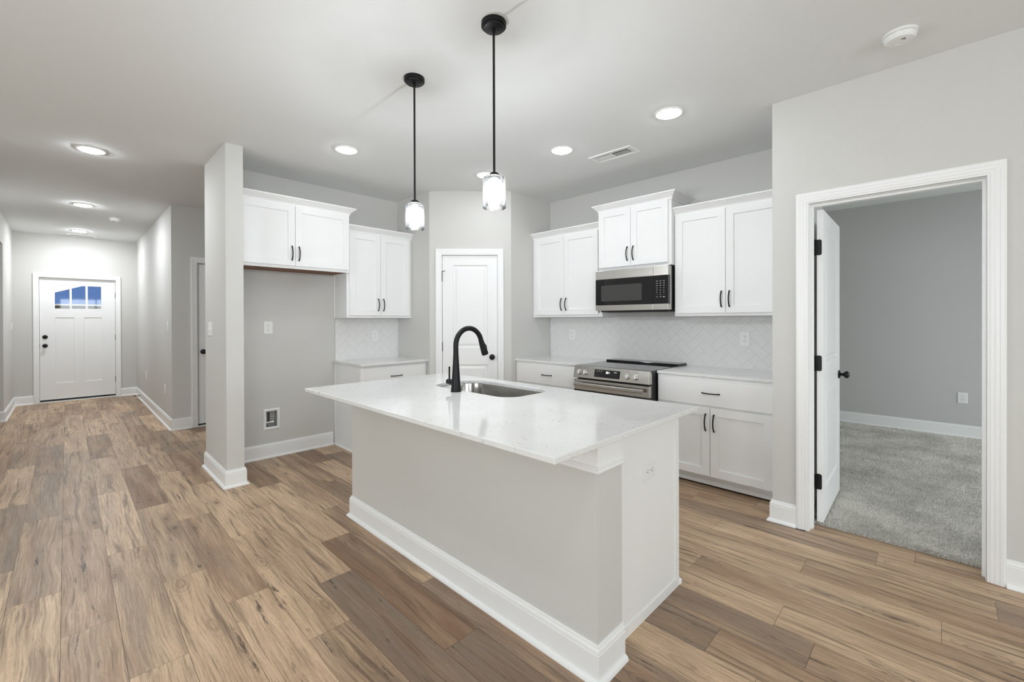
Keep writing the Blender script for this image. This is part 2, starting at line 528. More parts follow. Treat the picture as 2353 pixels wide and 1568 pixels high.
def obj(name, mb, material, parent=None, bevel=0.0, smooth=False, seg=2):
    bmesh.ops.recalc_face_normals(mb.bm, faces=mb.bm.faces)
    me = bpy.data.meshes.new(name)
    mb.bm.to_mesh(me)
    mb.bm.free()
    me.materials.append(material)
    if smooth:
        for p in me.polygons: p.use_smooth = True
        me.set_sharp_from_angle(angle=math.radians(38))
    o = bpy.data.objects.new(name, me)
    COL.objects.link(o)
    if parent: o.parent = parent
    if bevel:
        bv = o.modifiers.new('bevel', 'BEVEL')
        bv.width, bv.segments, bv.limit_method, bv.angle_limit = bevel, seg, 'ANGLE', math.radians(40)
    return o

def thing(name, label, cat, loc=(0,0,0), rz=0.0, group=None, kind=None):
    o = bpy.data.objects.new(name, None)
    o.empty_display_size = 0.1
    o.location, o.rotation_euler = loc, (0, 0, rz)
    COL.objects.link(o)
    if label: o['label'] = label
    if cat: o['category'] = cat
    if group: o['group'] = group
    if kind: o['kind'] = kind
    return o
def tag(o, label, cat, group=None, kind=None):
    o['label'] = label; o['category'] = cat
    if group: o['group'] = group
    if kind: o['kind'] = kind
    return o
def struct(o):
    o['kind'] = 'structure'
    return o
def rrect(x0, x1, y0, y1, r, n=6):
    pts = []
    for cx, cy, a0 in ((x1-r, y1-r, 0), (x0+r, y1-r, PI/2), (x0+r, y0+r, PI), (x1-r, y0+r, 1.5*PI)):
        for i in range(n+1):
            a = a0 + PI/2*i/n
            pts.append((cx + r*math.cos(a), cy + r*math.sin(a)))
    return pts

# ------------------------------------------------------------------ main dimensions
CE = 2.791                 # ceiling
YD = 10.555                # entry door wall
XHL, XHR = -0.596, 0.91    # hall walls
YH = 6.772                 # side hall wall
XP0, XP1, YP = 0.903, 1.029, 4.119   # partition end beside the fridge space
YF = 4.743                 # kitchen wall with the fridge space
XR = 4.18                  # kitchen wall with the range
PA, PB = (2.838, 4.073), (3.490, 3.436)   # pantry corners
XB, XB2 = 3.318, 3.438     # bedroom wall
YB = 0.81                  # its end beside the base cabinets
XBB = 7.149

# ------------------------------------------------------------------ walls
def wall(name, p0, p1, thick, holes=(), z0=0.0, z1=CE, m=WALL):
    """wall face runs p0 -> p1 (room on its right hand), thickness to the left; holes (u0,u1,z0,z1)"""
    L = math.hypot(p1[0]-p0[0], p1[1]-p0[1])
    mb = MB()
    mb.slab(L, z1-z0, thick, [(a, b, c-z0, d-z0) for a, b, c, d in holes], y=thick, through=True)
    ang = math.atan2(p1[1]-p0[1], p1[0]-p0[0])
    mb.xf(Matrix.Translation((p0[0], p0[1], z0)) @ Matrix.Rotation(ang, 4, 'Z'))
    return struct(obj(name, mb, m))

wall('wall_entry', (XHL-0.12, YD), (XHR+0.12, YD), 0.14, [(0.389, 1.353, 0.0, 2.10)])
# side wall of the entry with a wide opening
wall('wall_entry_left', (XHL, 5.0), (XHL, YD), 0.12, [(2.6, 4.03, 0.0, 2.396)])
wall('wall_entry_right', (XHR, YD), (XHR, YH+0.12), 0.12)
wall('wall_hall', (XHR, YH), (3.0, YH), 0.12, [(0.25, 1.06, 0.0, 2.105)])
wall('wall_hall_end', (3.0, YH), (3.0, YF+0.12), 0.1)
wall('wall_partition', (XP0, YP), (XP1, YP), 0.624)
# fridge wall, with the little opening for the water box
wall('wall_kitchen_left', (XP0, YF), (PA[0]+0.1, YF), 0.124, [(0.466, 0.575, 0.300, 0.455)])
wall('wall_pantry_left', (PA[0], YF), PA, 0.1)
dl = math.hypot(PB[0]-PA[0], PB[1]-PA[1])
wall('wall_pantry_front', PA, PB, 0.1, [(0.126, 0.770, 0.0, 2.09)])
wall('wall_pantry_right', PB, (XR, PB[1]), 0.1)
wall('wall_kitchen_right', (XR, PB[1]+0.1), (XR, YB-0.12), 0.12)
wall('wall_cabinet_end', (XR+0.12, YB), (XB2, YB), 0.12)
wall('wall_bedroom', (XB, YB), (XB, -4.6), XB2-XB, [(YB-0.603, YB+0.165, 0.0, 2.085)])
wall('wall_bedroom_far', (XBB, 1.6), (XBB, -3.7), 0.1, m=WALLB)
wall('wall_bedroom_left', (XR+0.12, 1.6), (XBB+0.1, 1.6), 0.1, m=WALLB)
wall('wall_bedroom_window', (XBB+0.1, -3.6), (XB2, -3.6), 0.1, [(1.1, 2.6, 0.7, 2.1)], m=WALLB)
wall('wall_rear', (XB+0.12, -4.6), (-4.7, -4.6), 0.1, [(1.438, 3.638, 0.6, 2.3), (4.938, 7.138, 0.6, 2.3)])
wall('wall_living', (-4.6, -4.6), (-4.6, 5.0), 0.1, [(3.9, 6.5, 0.6, 2.3)])
wall('wall_living_front', (-4.6, 5.0), (XHL-0.12, 5.0), 0.12)
wall('wall_dining', (-3.2, 5.12), (-3.2, YD), 0.1)
wall('wall_dining_front', (-3.3, YD), (XHL-0.12, YD), 0.14)

mb = MB(); mb.box((-4.8, -4.8, CE), (XBB+0.2, YD+0.2, CE+0.1))
struct(obj('ceiling', mb, CEIL))

# ------------------------------------------------------------------ plank floor
def build_floor():
    rnd = random.Random(7)
    PITCH, X0, LEN = 0.1837, -0.207, 1.243
    # one known end joint per row
    joint = {-2: 6.70, -1: 6.08, 0: 3.145, 1: 2.68, 2: 3.43, 3: 2.865, 4: 3.68, 5: 3.15, 6: 2.28, 7: 2.695, 8: 1.905,
             9: 2.42, 10: 4.225, 11: 0.69, 12: 1.62, 13: 0.53, 14: 0.98, 15: 0.0, 16: 0.54, 17: 1.06, 18: 0.26, 19: 1.35, 20: 0.965}
    # look of single planks: (row, y inside it) -> (tone, greyness)
    look = {(-1, 6.7): (.25, .5), (-1, 5.4): (.75, .1), (-1, 4.2): (.30, .75), (-1, 3.2): (.8, .0), (0, 7.4): (.55, .2), (0, 6.2): (.2, .5), (0, 5.0): (.4, .7),
            (0, 3.8): (.55, .5), (0, 2.6): (.85, .0), (1, 7.0): (.75, .1), (1, 5.8): (.65, .35), (1, 4.5): (.3, .15), (1, 3.3): (.35, .0), (1, 2.2): (.65, .2),
            (2, 6.5): (.2, .15), (2, 5.3): (.7, .1), (2, 4.0): (1., .05), (2, 2.8): (.6, .45), (2, 1.7): (.9, .0), (3, 6.8): (.75, .1), (3, 5.6): (.75, .1), (3, 4.7): (.1, .0),
            (3, 3.4): (.65, .35), (3, 2.2): (.75, .0), (4, 6.6): (.3, .1), (4, 5.5): (.8, .0), (4, 4.3): (.8, .05), (4, 3.0): (.45, .3), (4, 1.8): (.9, .05),
            (5, 5.0): (.3, .0), (5, 3.8): (.9, .0), (5, 2.5): (.85, .0), (5, 1.2): (.55, .35), (6, 4.0): (.85, .05), (6, 2.9): (.8, .1), (6, 1.7): (.15, .75),
            (7, 3.2): (.9, .0), (7, 2.1): (.0, .15), (7, 0.9): (.2, .8), (8, 3.8): (.7, .1), (8, 2.5): (.6, .15), (8, 1.3): (.35, .6), (9, 3.0): (.3, .5), (9, 1.8): (.4, .4),
            (10, 4.5): (.05, .3), (10, 3.5): (.9, .0), (11, 1.2): (.3, .7), (11, 0.1): (.45, .1), (12, 1.0): (.4, .65), (12, 0.2): (.55, .4), (12, -0.6): (.45, .2),
            (13, 1.1): (.95, .0), (13, 0.1): (.95, .0), (14, 1.5): (.8, .05), (14, 0.4): (.5, .05), (14, -0.6): (.6, .0), (15, 0.5): (.95, .05), (15, -0.5): (.9, .0),
            (16, 1.1): (.75, .15), (16, 0.0): (.45, .05), (17, 1.6): (.8, .05), (17, 0.4): (.9, .1), (17, -0.7): (.4, .6), (18, 0.8): (.5, .5), (18, -0.4): (.9, .0), (19, 0.4): (.55, .2), (19, 1.6): (.5, .1), (20, 1.5): (.6, .0)}
    bm = bmesh.new()
    lay = bm.loops.layers.float_color.new('plank')
    G = 0.0006
    def quad(x0, x1, y0, y1, z, mi, colr):
        vs = [bm.verts.new(p) for p in ((x0, y0, z), (x1, y0, z), (x1, y1, z), (x0, y1, z))]
        f = bm.faces.new(vs)
        f.material_index = mi
        for l in f.loops: l[lay] = colr
    for k in range(-24, 21):
        x0, x1 = X0 + PITCH*k, X0 + PITCH*(k+1)
        xm = (x0+x1)/2
        ymax = YD + 0.06 if xm > -3.3 else 5.05
        if xm > 1.0: ymax = 7.0
        if xm > 3.1: ymax = 4.0
        ymin = -4.6
        if k not in joint: joint[k] = rnd.uniform(0, LEN)
        n0 = math.floor((ymin - joint[k]) / LEN)
        x1c = min(x1, 3.458) if k >= 19 else x1
        for n in range(n0, n0 + 15):
            ya, yb = joint[k] + n*LEN, joint[k] + (n+1)*LEN
            ya, yb = max(ya, ymin), min(yb, ymax)
            if yb - ya < 0.02: continue
            tone, grey = None, None
            for (kk, yy), v in look.items():
                if kk == k and ya < yy < yb: tone, grey = v
            if tone is None: tone, grey = rnd.uniform(.2, .95), max(0, rnd.uniform(-.3, .7))
            c = (tone, grey, rnd.random(), 1)
            if k >= 19 and xm > XB - 0.1:
                # under the doorway and behind the end of the wall
                for a, b, lim in ((ya, min(yb, 0.62), 3.458), (max(ya, 0.80), yb, 4.2)):
                    if b - a > 0.02 and min(x1, lim) - x0 > 0.01:
                        quad(x0+G, min(x1, lim)-G, a+G, b-G, 0.0, 0, c)
                continue
            quad(x0+G, x1-G, ya+G, yb-G, 0.0, 0, c)
    # dark base that shows in the seams
    for a in ((-4.6, 3.458, -4.6, 5.06), (-3.3, 3.0, 5.06, YD+0.06), (3.458, 4.2, 0.80, 4.0)):
        quad(*a, -0.0022, 1, (0, 0, 0, 1))
    me = bpy.data.meshes.new('floor')
    bm.to_mesh(me); bm.free()
    me.materials.append(PLANK); me.materials.append(GAPB)
    o = bpy.data.objects.new('floor', me)
    COL.objects.link(o)
    struct(o)
    sb = MB(); sb.box((-4.8, -4.8, -0.15), (XBB+0.2, YD+0.14, -0.004))
    struct(obj('floor_slab', sb, GAPB))
build_floor()

def build_carpet():
    rnd = random.Random(3)
    mb = MB()
    mb.box((3.462, -0.163, -0.002), (3.60, 0.600, 0.008))
    mb.box((3.60, -3.6, -0.002), (XR+0.12, YB-0.12, 0.008)); mb.box((XR+0.12, -3.6, -0.002), (XBB, 1.6, 0.008))
    # tufts: short leaning blades over the part that is seen
    bm = mb.bm
    def tuft(x, y, h):
        a = rnd.uniform(0, 2*PI); w = 0.0026
        dx, dy = math.cos(a)*w, math.sin(a)*w
        lx, ly = rnd.uniform(-.006, .006), rnd.uniform(-.006, .006)
        v = [bm.verts.new(p) for p in ((x-dx, y-dy, 0.006), (x+dx, y+dy, 0.006), (x+lx+dx*.4, y+ly+dy*.4, 0.008+h), (x+lx-dx*.4, y+ly-dy*.4, 0.008+h))]
        bm.faces.new(v)
    for _ in range(2500):
        tuft(rnd.uniform(3.452, 3.470), rnd.uniform(-0.163, 0.600), rnd.uniform(.008, .015))
    for _ in range(62000):
        x = 3.456 + (rnd.random()**1.5)*3.65
        y = rnd.uniform(-0.165, 0.60) if x < 3.5 else rnd.uniform(-0.50, 1.1)
        if y > 0.66 and x < 4.31: continue
        tuft(x, y, rnd.uniform(.004, .011))
    me = bpy.data.meshes.new('carpet')
    bm.to_mesh(me); bm.free()
    me.materials.append(CARPET)
    o = bpy.data.objects.new('floor_carpet', me)
    COL.objects.link(o)
    struct(o)
build_carpet()

# ------------------------------------------------------------------ baseboards, casings
BASE = [(0, 0), (0.030, 0), (0.030, 0.006), (0.026, 0.014), (0.018, 0.020), (0.0145, 0.021), (0.0145, 0.108), (0.0125, 0.112),
        (0.0125, 0.114), (0.0145, 0.117), (0.0125, 0.126), (0.008, 0.131), (0.008, 0.134), (0.0075, 0.138), (0.004, 0.141), (0, 0.141)]
def baseboard(name, path):
    mb = MB().sweep(BASE, [(x, y, 0.0) for x, y in path], (0, 0, 1))
    return struct(obj(name, mb, TRIM))
def rev(p): return list(reversed(p))
CW = 0.0675
# (path has the room on its right hand)
baseboard('baseboard_entry_left', [(XHL-0.12, 9.03), (XHL, 9.03), (XHL, YD), (-0.3775, YD)])
baseboard('baseboard_entry_right', [(0.690, YD), (XHR, YD), (XHR, YH), (1.103, YH)])
baseboard('baseboard_hall', [(2.03, YH), (2.98, YH)])
baseboard('baseboard_partition', [(2.9, YF+0.124), (XP0, YF+0.124), (XP0, YP), (XP1, YP), (XP1, YF), (2.034, YF)])
baseboard('baseboard_pantry', [(PA[0], YF-0.64), PA, (PA[0]+0.073*0.7165, PA[1]-0.073*0.7)])
baseboard('baseboard_pantry_right', [(PB[0]-0.085*0.7165, PB[1]+0.085*0.7), PB, (3.54, PB[1])])
baseboard('baseboard_cabinet_end', [(3.655, YB), (XB, YB), (XB, 0.6715)])
baseboard('baseboard_bedroom_wall', [(XB, -0.2335), (XB, -4.6), (-4.6, -4.6), (-4.6, 5.0), (XHL, 5.0), (XHL, 7.6)])
baseboard('baseboard_bedroom', [(XR+0.12, 1.6), (XBB, 1.6), (XBB, -3.6), (XB2, -3.6)])

CASING = [(0, 0), (0, 0.0095), (0.004, 0.011), (0.010, 0.011), (0.013, 0.0135), (0.026, 0.0135), (0.030, 0.0155), (0.044, 0.0165), (0.047, 0.0185),
          (0.0595, 0.0195), (0.0625, 0.017), (CW, 0.0165), (CW, 0)]
def casing(name, a, b, ztop, nrm, material=TRIM, z0=0.0):
    """a, b: (x, y) of the inner edges; nrm toward the room"""
    a3, b3 = Vector((*a, z0)), Vector((*b, z0))
    up = Vector((0, 0, ztop - z0))
    path = [a3, a3+up, b3+up, b3]
    d = (path[1]-path[0]).normalized().cross(Vector(nrm))
    if d.dot(b3-a3) > 0: path = path[::-1]
    mb = MB().sweep(CASING, path, nrm)
    return struct(obj(name, mb, material))
def jamb(name, a, b, ztop, depth_vec, t=0.016, stop=None):
    """lining of an opening: two legs and a head, inside the wall thickness"""
    a, b, dv = Vector((*a, 0)), Vector((*b, 0)), Vector((*depth_vec, 0))
    d = (b-a).normalized()
    mb = MB()
    def plank(p, q, h0, h1):
        r = [p, q, q+dv, p+dv]
        mb.loft([[(v.x, v.y, h0) for v in r], [(v.x, v.y, h1) for v in r]])
    plank(a, a+d*t, 0, ztop); plank(b-d*t, b, 0, ztop); plank(a+d*t, b-d*t, ztop-t, ztop)
    if stop:
        s0, s1 = dv*stop[0], dv*stop[1]
        for p, q, h0, h1 in ((a+d*t, a+d*(t+.011), 0, ztop-t), (b-d*(t+.011), b-d*t, 0, ztop-t), (a+d*(t+.011), b-d*(t+.011), ztop-t-.011, ztop-t)):
            r = [p+s0, q+s0, q+s1, p+s1]
            mb.loft([[(v.x, v.y, h0) for v in r], [(v.x, v.y, h1) for v in r]])
    return struct(obj(name, mb, TRIM))

def knob(name, c, ax, parent, sign=-1, r=0.027):
    """round door knob on its rose; ax 'X' or 'Y', sign = way it sticks out"""
    s = sign
    mb = MB().lathe([(0.032, 0), (0.032, s*.004), (0.026, s*.010), (0.012, s*.013), (0.010, s*.024), (0.014, s*.032), (r*.85, s*.038), (r, s*.048),
                     (r*.94, s*.058), (r*.6, s*.066), (0.004, s*.068)], c, ax, 28)
    return obj(name, mb, BLACK, parent, smooth=True)

def rings_raised():   # moulded raised panel
    return [(0.010, 0.010), (0.020, 0.011), (0.045, 0.003), (0.046, 0.003)]

# --- entry door (in its own frame of reference)
def entry_door():
    d = thing('door_1', None, None, (-0.307, YD+0.035, 0.045), kind='structure')
    W, H = 0.924, 2.032
    holes = [(0.176, 0.350, 1.521, 1.913), (0.376, 0.545, 1.521, 1.913), (0.572, 0.742, 1.521, 1.913)]
    pan = [(0.181, 0.404, 0.270, 1.371), (0.523, 0.750, 0.270, 1.371)]
    mb = MB()
    # the panels and the glass openings share one board
    xs = sorted({0, W, *[v for q in holes+pan for v in q[:2]]}); zs = sorted({0, H, *[v for q in holes+pan for v in q[2:4]]})
    t = 0.044
    cache = {}
    def V(x, y, z):
        k = (round(x, 5), round(y, 5), round(z, 5))
        if k not in cache: cache[k] = mb.bm.verts.new((x, y, z))
        return cache[k]
    inside = lambda cx, cz, hs: any(q[0] < cx < q[1] and q[2] < cz < q[3] for q in hs)
    for xa, xb in zip(xs, xs[1:]):
        for za, zb in zip(zs, zs[1:]):
            cx, cz = (xa+xb)/2, (za+zb)/2
            if inside(cx, cz, holes): continue
            if not inside(cx, cz, pan): mb.face([V(xa, 0, za), V(xb, 0, za), V(xb, 0, zb), V(xa, 0, zb)])
            mb.face([V(xa, t, zb), V(xb, t, zb), V(xb, t, za), V(xa, t, za)])
    for xa, xb in zip(xs, xs[1:]):
        for zz in (0, H): mb.face([V(xa, 0, zz), V(xb, 0, zz), V(xb, t, zz), V(xa, t, zz)])
    for za, zb in zip(zs, zs[1:]):
        for xx in (0, W): mb.face([V(xx, 0, za), V(xx, 0, zb), V(xx, t, zb), V(xx, t, za)])
    for q in holes:
        A = [(q[0], q[2]), (q[1], q[2]), (q[1], q[3]), (q[0], q[3])]
        for i in range(4):
            (a, c), (b, e) = A[i], A[(i+1) % 4]
            mb.face([V(a, 0, c), V(b, 0, e), V(b, t, e), V(a, t, c)])
    for q in pan:
        prev = [V(q[0], 0, q[2]), V(q[1], 0, q[2]), V(q[1], 0, q[3]), V(q[0], 0, q[3])]
        for ins, dep in ((0.004, 0.009), (0.008, 0.009)):
            cur = [mb.bm.verts.new((x, dep, z)) for x, z in ((q[0]+ins, q[2]+ins), (q[1]-ins, q[2]+ins), (q[1]-ins, q[3]-ins), (q[0]+ins, q[3]-ins))]
            for i in range(4): mb.face([prev[i], prev[(i+1) % 4], cur[(i+1) % 4], cur[i]])
            prev = cur
        mb.face(prev)
    obj('door_slab', mb, DOORW, d, bevel=0.0012)
    for q in holes:
        obj('glass_pane', MB().box((q[0]-.004, 0.018, q[2]-.004), (q[1]+.004, 0.024, q[3]+.004)), PANE, d)
    knob('door_knob', (0.061, 0, 0.902), 'Y', d)
    mb = MB().lathe([(0.032, 0), (0.032, -.006), (0.029, -.012), (0.012, -.014), (0.010, -.018)], (0.061, 0, 1.046), 'Y', 28)
    mb.box((0.056, -0.03, 1.030), (0.066, -0.012, 1.062))
    obj('deadbolt', mb, BLACK, d, smooth=True)
    for z in (1.767, 1.018, 0.267):
        mb = MB().lathe([(0.0065, -.05), (0.0065, .05)], (W+0.006, -0.006, z), 'Z', 12)
        mb.box((W-0.002, -0.002, z-.05), (W+.012, 0.003, z+.05))
        obj('hinge', mb, BLACK, d)
    obj('latch_plate', MB().box((-0.008, -0.004, 0.872), (-0.001, 0.006, 0.932)), BLACK, d)
    obj('door_gap_shade', MB().box((0.002, 0.004, -0.030), (W-.002, 0.04, 0.0)), DARK, d)  # dark strip stands in for the shaded gap under the door
    # frame round it
    jamb('trim_entry_jamb', (-0.327, YD), (0.637, YD), 2.10, (0, 0.14), stop=(0.60, 0.9))
    casing('trim_entry_casing', (-0.310, YD), (0.6225, YD), 2.079, (0, -1, 0))
    obj_sill = MB().box((-0.313, YD-0.016, 0.0), (0.625, YD+0.125, 0.016))
    struct(obj('trim_entry_sill', obj_sill, TRIM, bevel=0.003))
entry_door()

# --- side hall door, mostly hidden by the partition
def hall_door():
    d = thing('door_2', None, None, (1.176, YH+0.030, 0.030), kind='structure')
    pan = [(0.115, 0.645, 1.03, 1.93, rings_raised()), (0.115, 0.645, 0.20, 0.80, rings_raised())]
    obj('door_slab', MB().slab(0.760, 2.05, 0.035, pan, y=0.035), DOORW, d)
    knob('door_knob', (0.062, 0, 0.925), 'Y', d)
    obj('latch_plate', MB().box((-0.007, -0.004, 0.893), (-0.001, 0.004, 0.957)), BLACK, d)
    obj('door_gap_shade', MB().box((0.0, 0.004, -0.022), (0.76, 0.03, 0.0)), DARK, d)  # shade of the gap below the slab, made as a dark strip
    jamb('trim_hall_jamb', (1.16, YH), (1.97, YH), 2.105, (0, 0.12), stop=(0.58, 0.9))
    casing('trim_hall_casing', (1.1705, YH), (1.9595, YH), 2.0925, (0, -1, 0))
    struct(obj('trim_hall_sill', MB().box((1.17, YH-0.012, 0), (1.96, YH+0.12, 0.010)), TRIM))
hall_door()

# --- pantry door across the corner
PANG = math.atan2(PB[1]-PA[1], PB[0]-PA[0])
def on_diag(s, off=0.0):
    return (PA[0] + math.cos(PANG)*s - math.sin(PANG)*off, PA[1] + math.sin(PANG)*s + math.cos(PANG)*off)
def pantry_door():
    p = on_diag(0.142, 0.012)
    d = thing('door_3', None, None, (p[0], p[1], 0.012), PANG, kind='structure')
    W = 0.613
    pan = [(0.118, 0.505, 1.03, 1.955, rings_raised()), (0.118, 0.505, 0.20, 0.842, rings_raised())]
    obj('door_slab', MB().slab(W, 2.062, 0.035, pan, y=0.035), DOORW, d)
    knob('door_knob', (0.553, 0, 0.924), 'Y', d)
    for z in (1.823, 1.046, 0.26):
        h = obj('hinge', MB().lathe([(0.0082, -.052), (0.0082, .052)], (-0.006, -0.013, z), 'Z', 12), BLACK, d, smooth=True)
        if z > 1.8:   # little pin stop on the top hinge
            mb = MB().tube([(-0.006, -0.012, z+.055), (0.006, -0.030, z+.058), (0.036, -0.036, z+.066)], 0.0035, 8)
            mb.tube([(-0.006, -0.012, z+.052), (-0.006, -0.012, z+.064)], 0.008, 10)
            obj('pin_stop', mb, BLACK, h, smooth=True)
    obj('latch_plate', MB().box((W+0.001, -0.006, 0.890), (W+0.008, 0.004, 0.958)), BLACK, d)
    jamb('trim_pantry_jamb', on_diag(0.126), on_diag(0.770), 2.09, (-math.sin(PANG)*0.1, math.cos(PANG)*0.1), t=0.013, stop=(0.5, 0.8))
    n = (math.sin(PANG), -math.cos(PANG), 0)
    casing('trim_pantry_casing', on_diag(0.138), on_diag(0.758), 2.077, n)
pantry_door()

# --- bedroom door, standing open
def bedroom_door():
    ang = math.atan2(0.5668-0.5507, 0.762)
    d = thing('door_4', None, None, (3.458, 0.5507, 0.022), ang, kind='structure')
    # local x runs away from the hinge; the visible face is local y = 0
    pan = [(0.115, 0.647, 1.045, 1.935, rings_raised()), (0.115, 0.647, 0.205, 0.865, rings_raised())]
    obj('door_slab', MB().slab(0.762, 2.045, 0.0345, pan, y=0.0345), DOORW, d)
    knob('door_knob', (0.702, 0, 0.905), 'Y', d)
    for z in (1.80, 1.040, 0.262):
        mb = MB()
        # leaf let into the door edge, with round corners, and the one on the jamb
        mb.prism(rrect(0.008, 0.040, z-.051, z+.051, 0.011), 'X', -0.0016, 0.002)
        mb.lathe([(0.0062, -.051), (0.0062, .051)], (-0.008, 0.0395, z), 'Z', 12)
        mb.box((-0.040, 0.0440, z-.051), (-0.006, 0.0465, z+.051))
        obj('hinge', mb, BLACK, d)
    jamb('trim_bedroom_jamb', (XB, 0.6165), (XB, -0.1785), 2.099, (XB2-XB, 0), stop=(0.35, 0.66))
    casing('trim_bedroom_casing', (XB, 0.6035), (XB, -0.166), 2.0865, (-1, 0, 0))
    casing('trim_bedroom_casing_inside', (XB2, 0.6035), (XB2, -0.166), 2.0865, (1, 0, 0))
bedroom_door()

# --- windows added behind the camera for the fill lights, and the bedroom's
def window(name, a, b, z0, z1, nrm, glass=True):
    w = thing(name, None, None, kind='structure')
    a3, b3 = Vector((*a, 0)), Vector((*b, 0))
    d = (b3-a3).normalized(); n = Vector((*nrm, 0))
    mb = MB()
    P = [a3+Vector((0, 0, z0)), b3+Vector((0, 0, z0)), b3+Vector((0, 0, z1)), a3+Vector((0, 0, z1))]
    if (P[1]-P[0]).normalized().cross(n).z > 0: P = P[::-1]
    mb.sweep([(-0.04, -0.06), (-0.04, -0.03), (0, -0.03), (0, 0.0), (0.06, 0.0), (0.06, 0.018), (0.0, 0.014), (-0.0, -0.06)], P, n, closed=True)
    obj('window_frame', mb, TRIM, w)
    m = (a3+b3)/2; zc = (z0+z1)/2
    mb = MB()
    lo = m - d*0.02 - n*0.05; hi = m + d*0.02 - n*0.03
    mb.box((lo.x, lo.y, z0), (hi.x, hi.y, z1))
    lo, hi = a3 - n*0.05, b3 - n*0.03
    mb.box((lo.x, lo.y, zc-.02), (hi.x, hi.y, zc+.02))
    obj('muntin', mb, TRIM, w)
    return w
window('added_window_1', (-3.70, -4.6), (-1.50, -4.6), 0.6, 2.3, (0, 1))
window('added_window_2', (-0.20, -4.6), (2.00, -4.6), 0.6, 2.3, (0, 1))
window('added_window_4', (-4.6, -0.7), (-4.6, 1.9), 0.6, 2.3, (1, 0))  # added out of view to light the island front
window('window_3', (4.65, -3.6), (6.15, -3.6), 0.7, 2.1, (0, 1))

# ------------------------------------------------------------------ lamps and ceiling fittings
def downlight(x, y, label):
    t = thing('recessed_light', label, 'ceiling light', (x, y, CE), group='recessed ceiling lights')
    mb = MB().lathe([(0.098, 0.0), (0.098, -0.004), (0.092, -0.007), (0.083, -0.007), (0.079, -0.003), (0.079, 0.0)], n=40, cap0=False, cap1=False)
    obj('trim_ring', mb, TRIM, t, smooth=True)
    mb = MB().lathe([(0.079, -0.002), (0.077, -0.008), (0.069, -0.013), (0.050, -0.017), (0.028, -0.019), (0.004, -0.0195)], n=40, cap0=True)
    obj('diffuser', mb, LENSH if y > 6 else LENSM if y > 4.5 else LENS, t, smooth=True)
    return t
for x, y, lab in ((0.155, 5.09, 'glowing round ceiling light before the partition, first of the row leading to the entry door'),
                  (0.155, 7.57, 'glowing round ceiling light between two others along the entry hall'),
                  (0.155, 9.80, 'glowing round ceiling light just in front of the entry door wall'),
                  (1.66, 3.576, 'glowing round ceiling light above the fridge space cabinet'),
                  (2.919, 3.224, 'glowing round ceiling light seen beside the pendant shade, near the pantry'),
                  (2.949, 2.297, 'glowing round ceiling light next to the ceiling air vent'),
                  (2.948, 1.356, 'glowing round ceiling light closest to the smoke alarm and bedroom doorway'),
                  (0.155, 2.15, 'round ceiling light over the living room floor beside the island'),
                  (0.155, 0.05, 'round ceiling light above the photographer in the living room'),
                  (-2.3, 2.15, 'round ceiling light over the living room beside the dining wall'),
                  (-2.3, 0.05, 'round ceiling light in the middle of the living room'),
                  (0.155, -2.4, 'round ceiling light by the rear window'),
                  (-2.3, -2.4, 'round ceiling light in the far rear of the living room')):
    downlight(x, y, lab)

def pendant(x, y, label):
    t = thing('pendant_light', label, 'pendant light', (x, y, CE), group='island pendants')
    mb = MB().lathe([(0.060, 0), (0.060, -.020), (0.058, -.022), (0.052, -.022), (0.050, -.030), (0.047, -.032), (0.010, -.033), (0.009, -.048), (0.006, -.050)], n=40)
    obj('canopy', mb, BLACK, t, smooth=True)
    mb = MB().lathe([(0.0058, -.033), (0.0058, -0.728)], n=14)
    obj('rod', mb, BLACK, t, smooth=True)
    mb = MB().lathe([(0.006, -0.722), (0.014, -0.724), (0.024, -0.731), (0.029, -0.742), (0.029, -0.746), (0.004, -0.746)], n=28)
    obj('shade_cap', mb, BLACK, t, smooth=True)
    mb = MB().lathe([(0.021, -0.750), (0.021, -0.786), (0.018, -0.788)], n=24)
    obj('lamp_socket', mb, WBOX, t, smooth=True)
    # open-bottomed glass cylinder with thickness
    mb = MB().lathe([(0.006, -0.746), (0.046, -0.746), (0.0535, -0.750), (0.056, -0.757), (0.056, -0.893), (0.055, -0.896), (0.053, -0.893),
                     (0.053, -0.758), (0.050, -0.752), (0.045, -0.749), (0.006, -0.749)], n=48, cap0=False, cap1=False)
    obj('glass_shade', mb, SEEDED, t, smooth=True)
    mb = MB().lathe([(0.013, -0.786), (0.014, -0.798), (0.022, -0.815), (0.029, -0.832), (0.031, -0.846), (0.028, -0.862), (0.018, -0.874), (0.004, -0.878)], n=24)
    b = obj('bulb', mb, BULBM, t, smooth=True)
    obj('filament', MB().lathe([(0.002, -0.815), (0.010, -0.820), (0.013, -0.830), (0.013, -0.848), (0.010, -0.860), (0.002, -0.866)], n=16), FILA, b, smooth=True)
pendant(1.455, 1.546, 'lit glass pendant on a black rod, the one hung nearer the bedroom doorway')
pendant(1.456, 2.236, 'lit glass pendant on a black rod, the one hung nearer the fridge space')

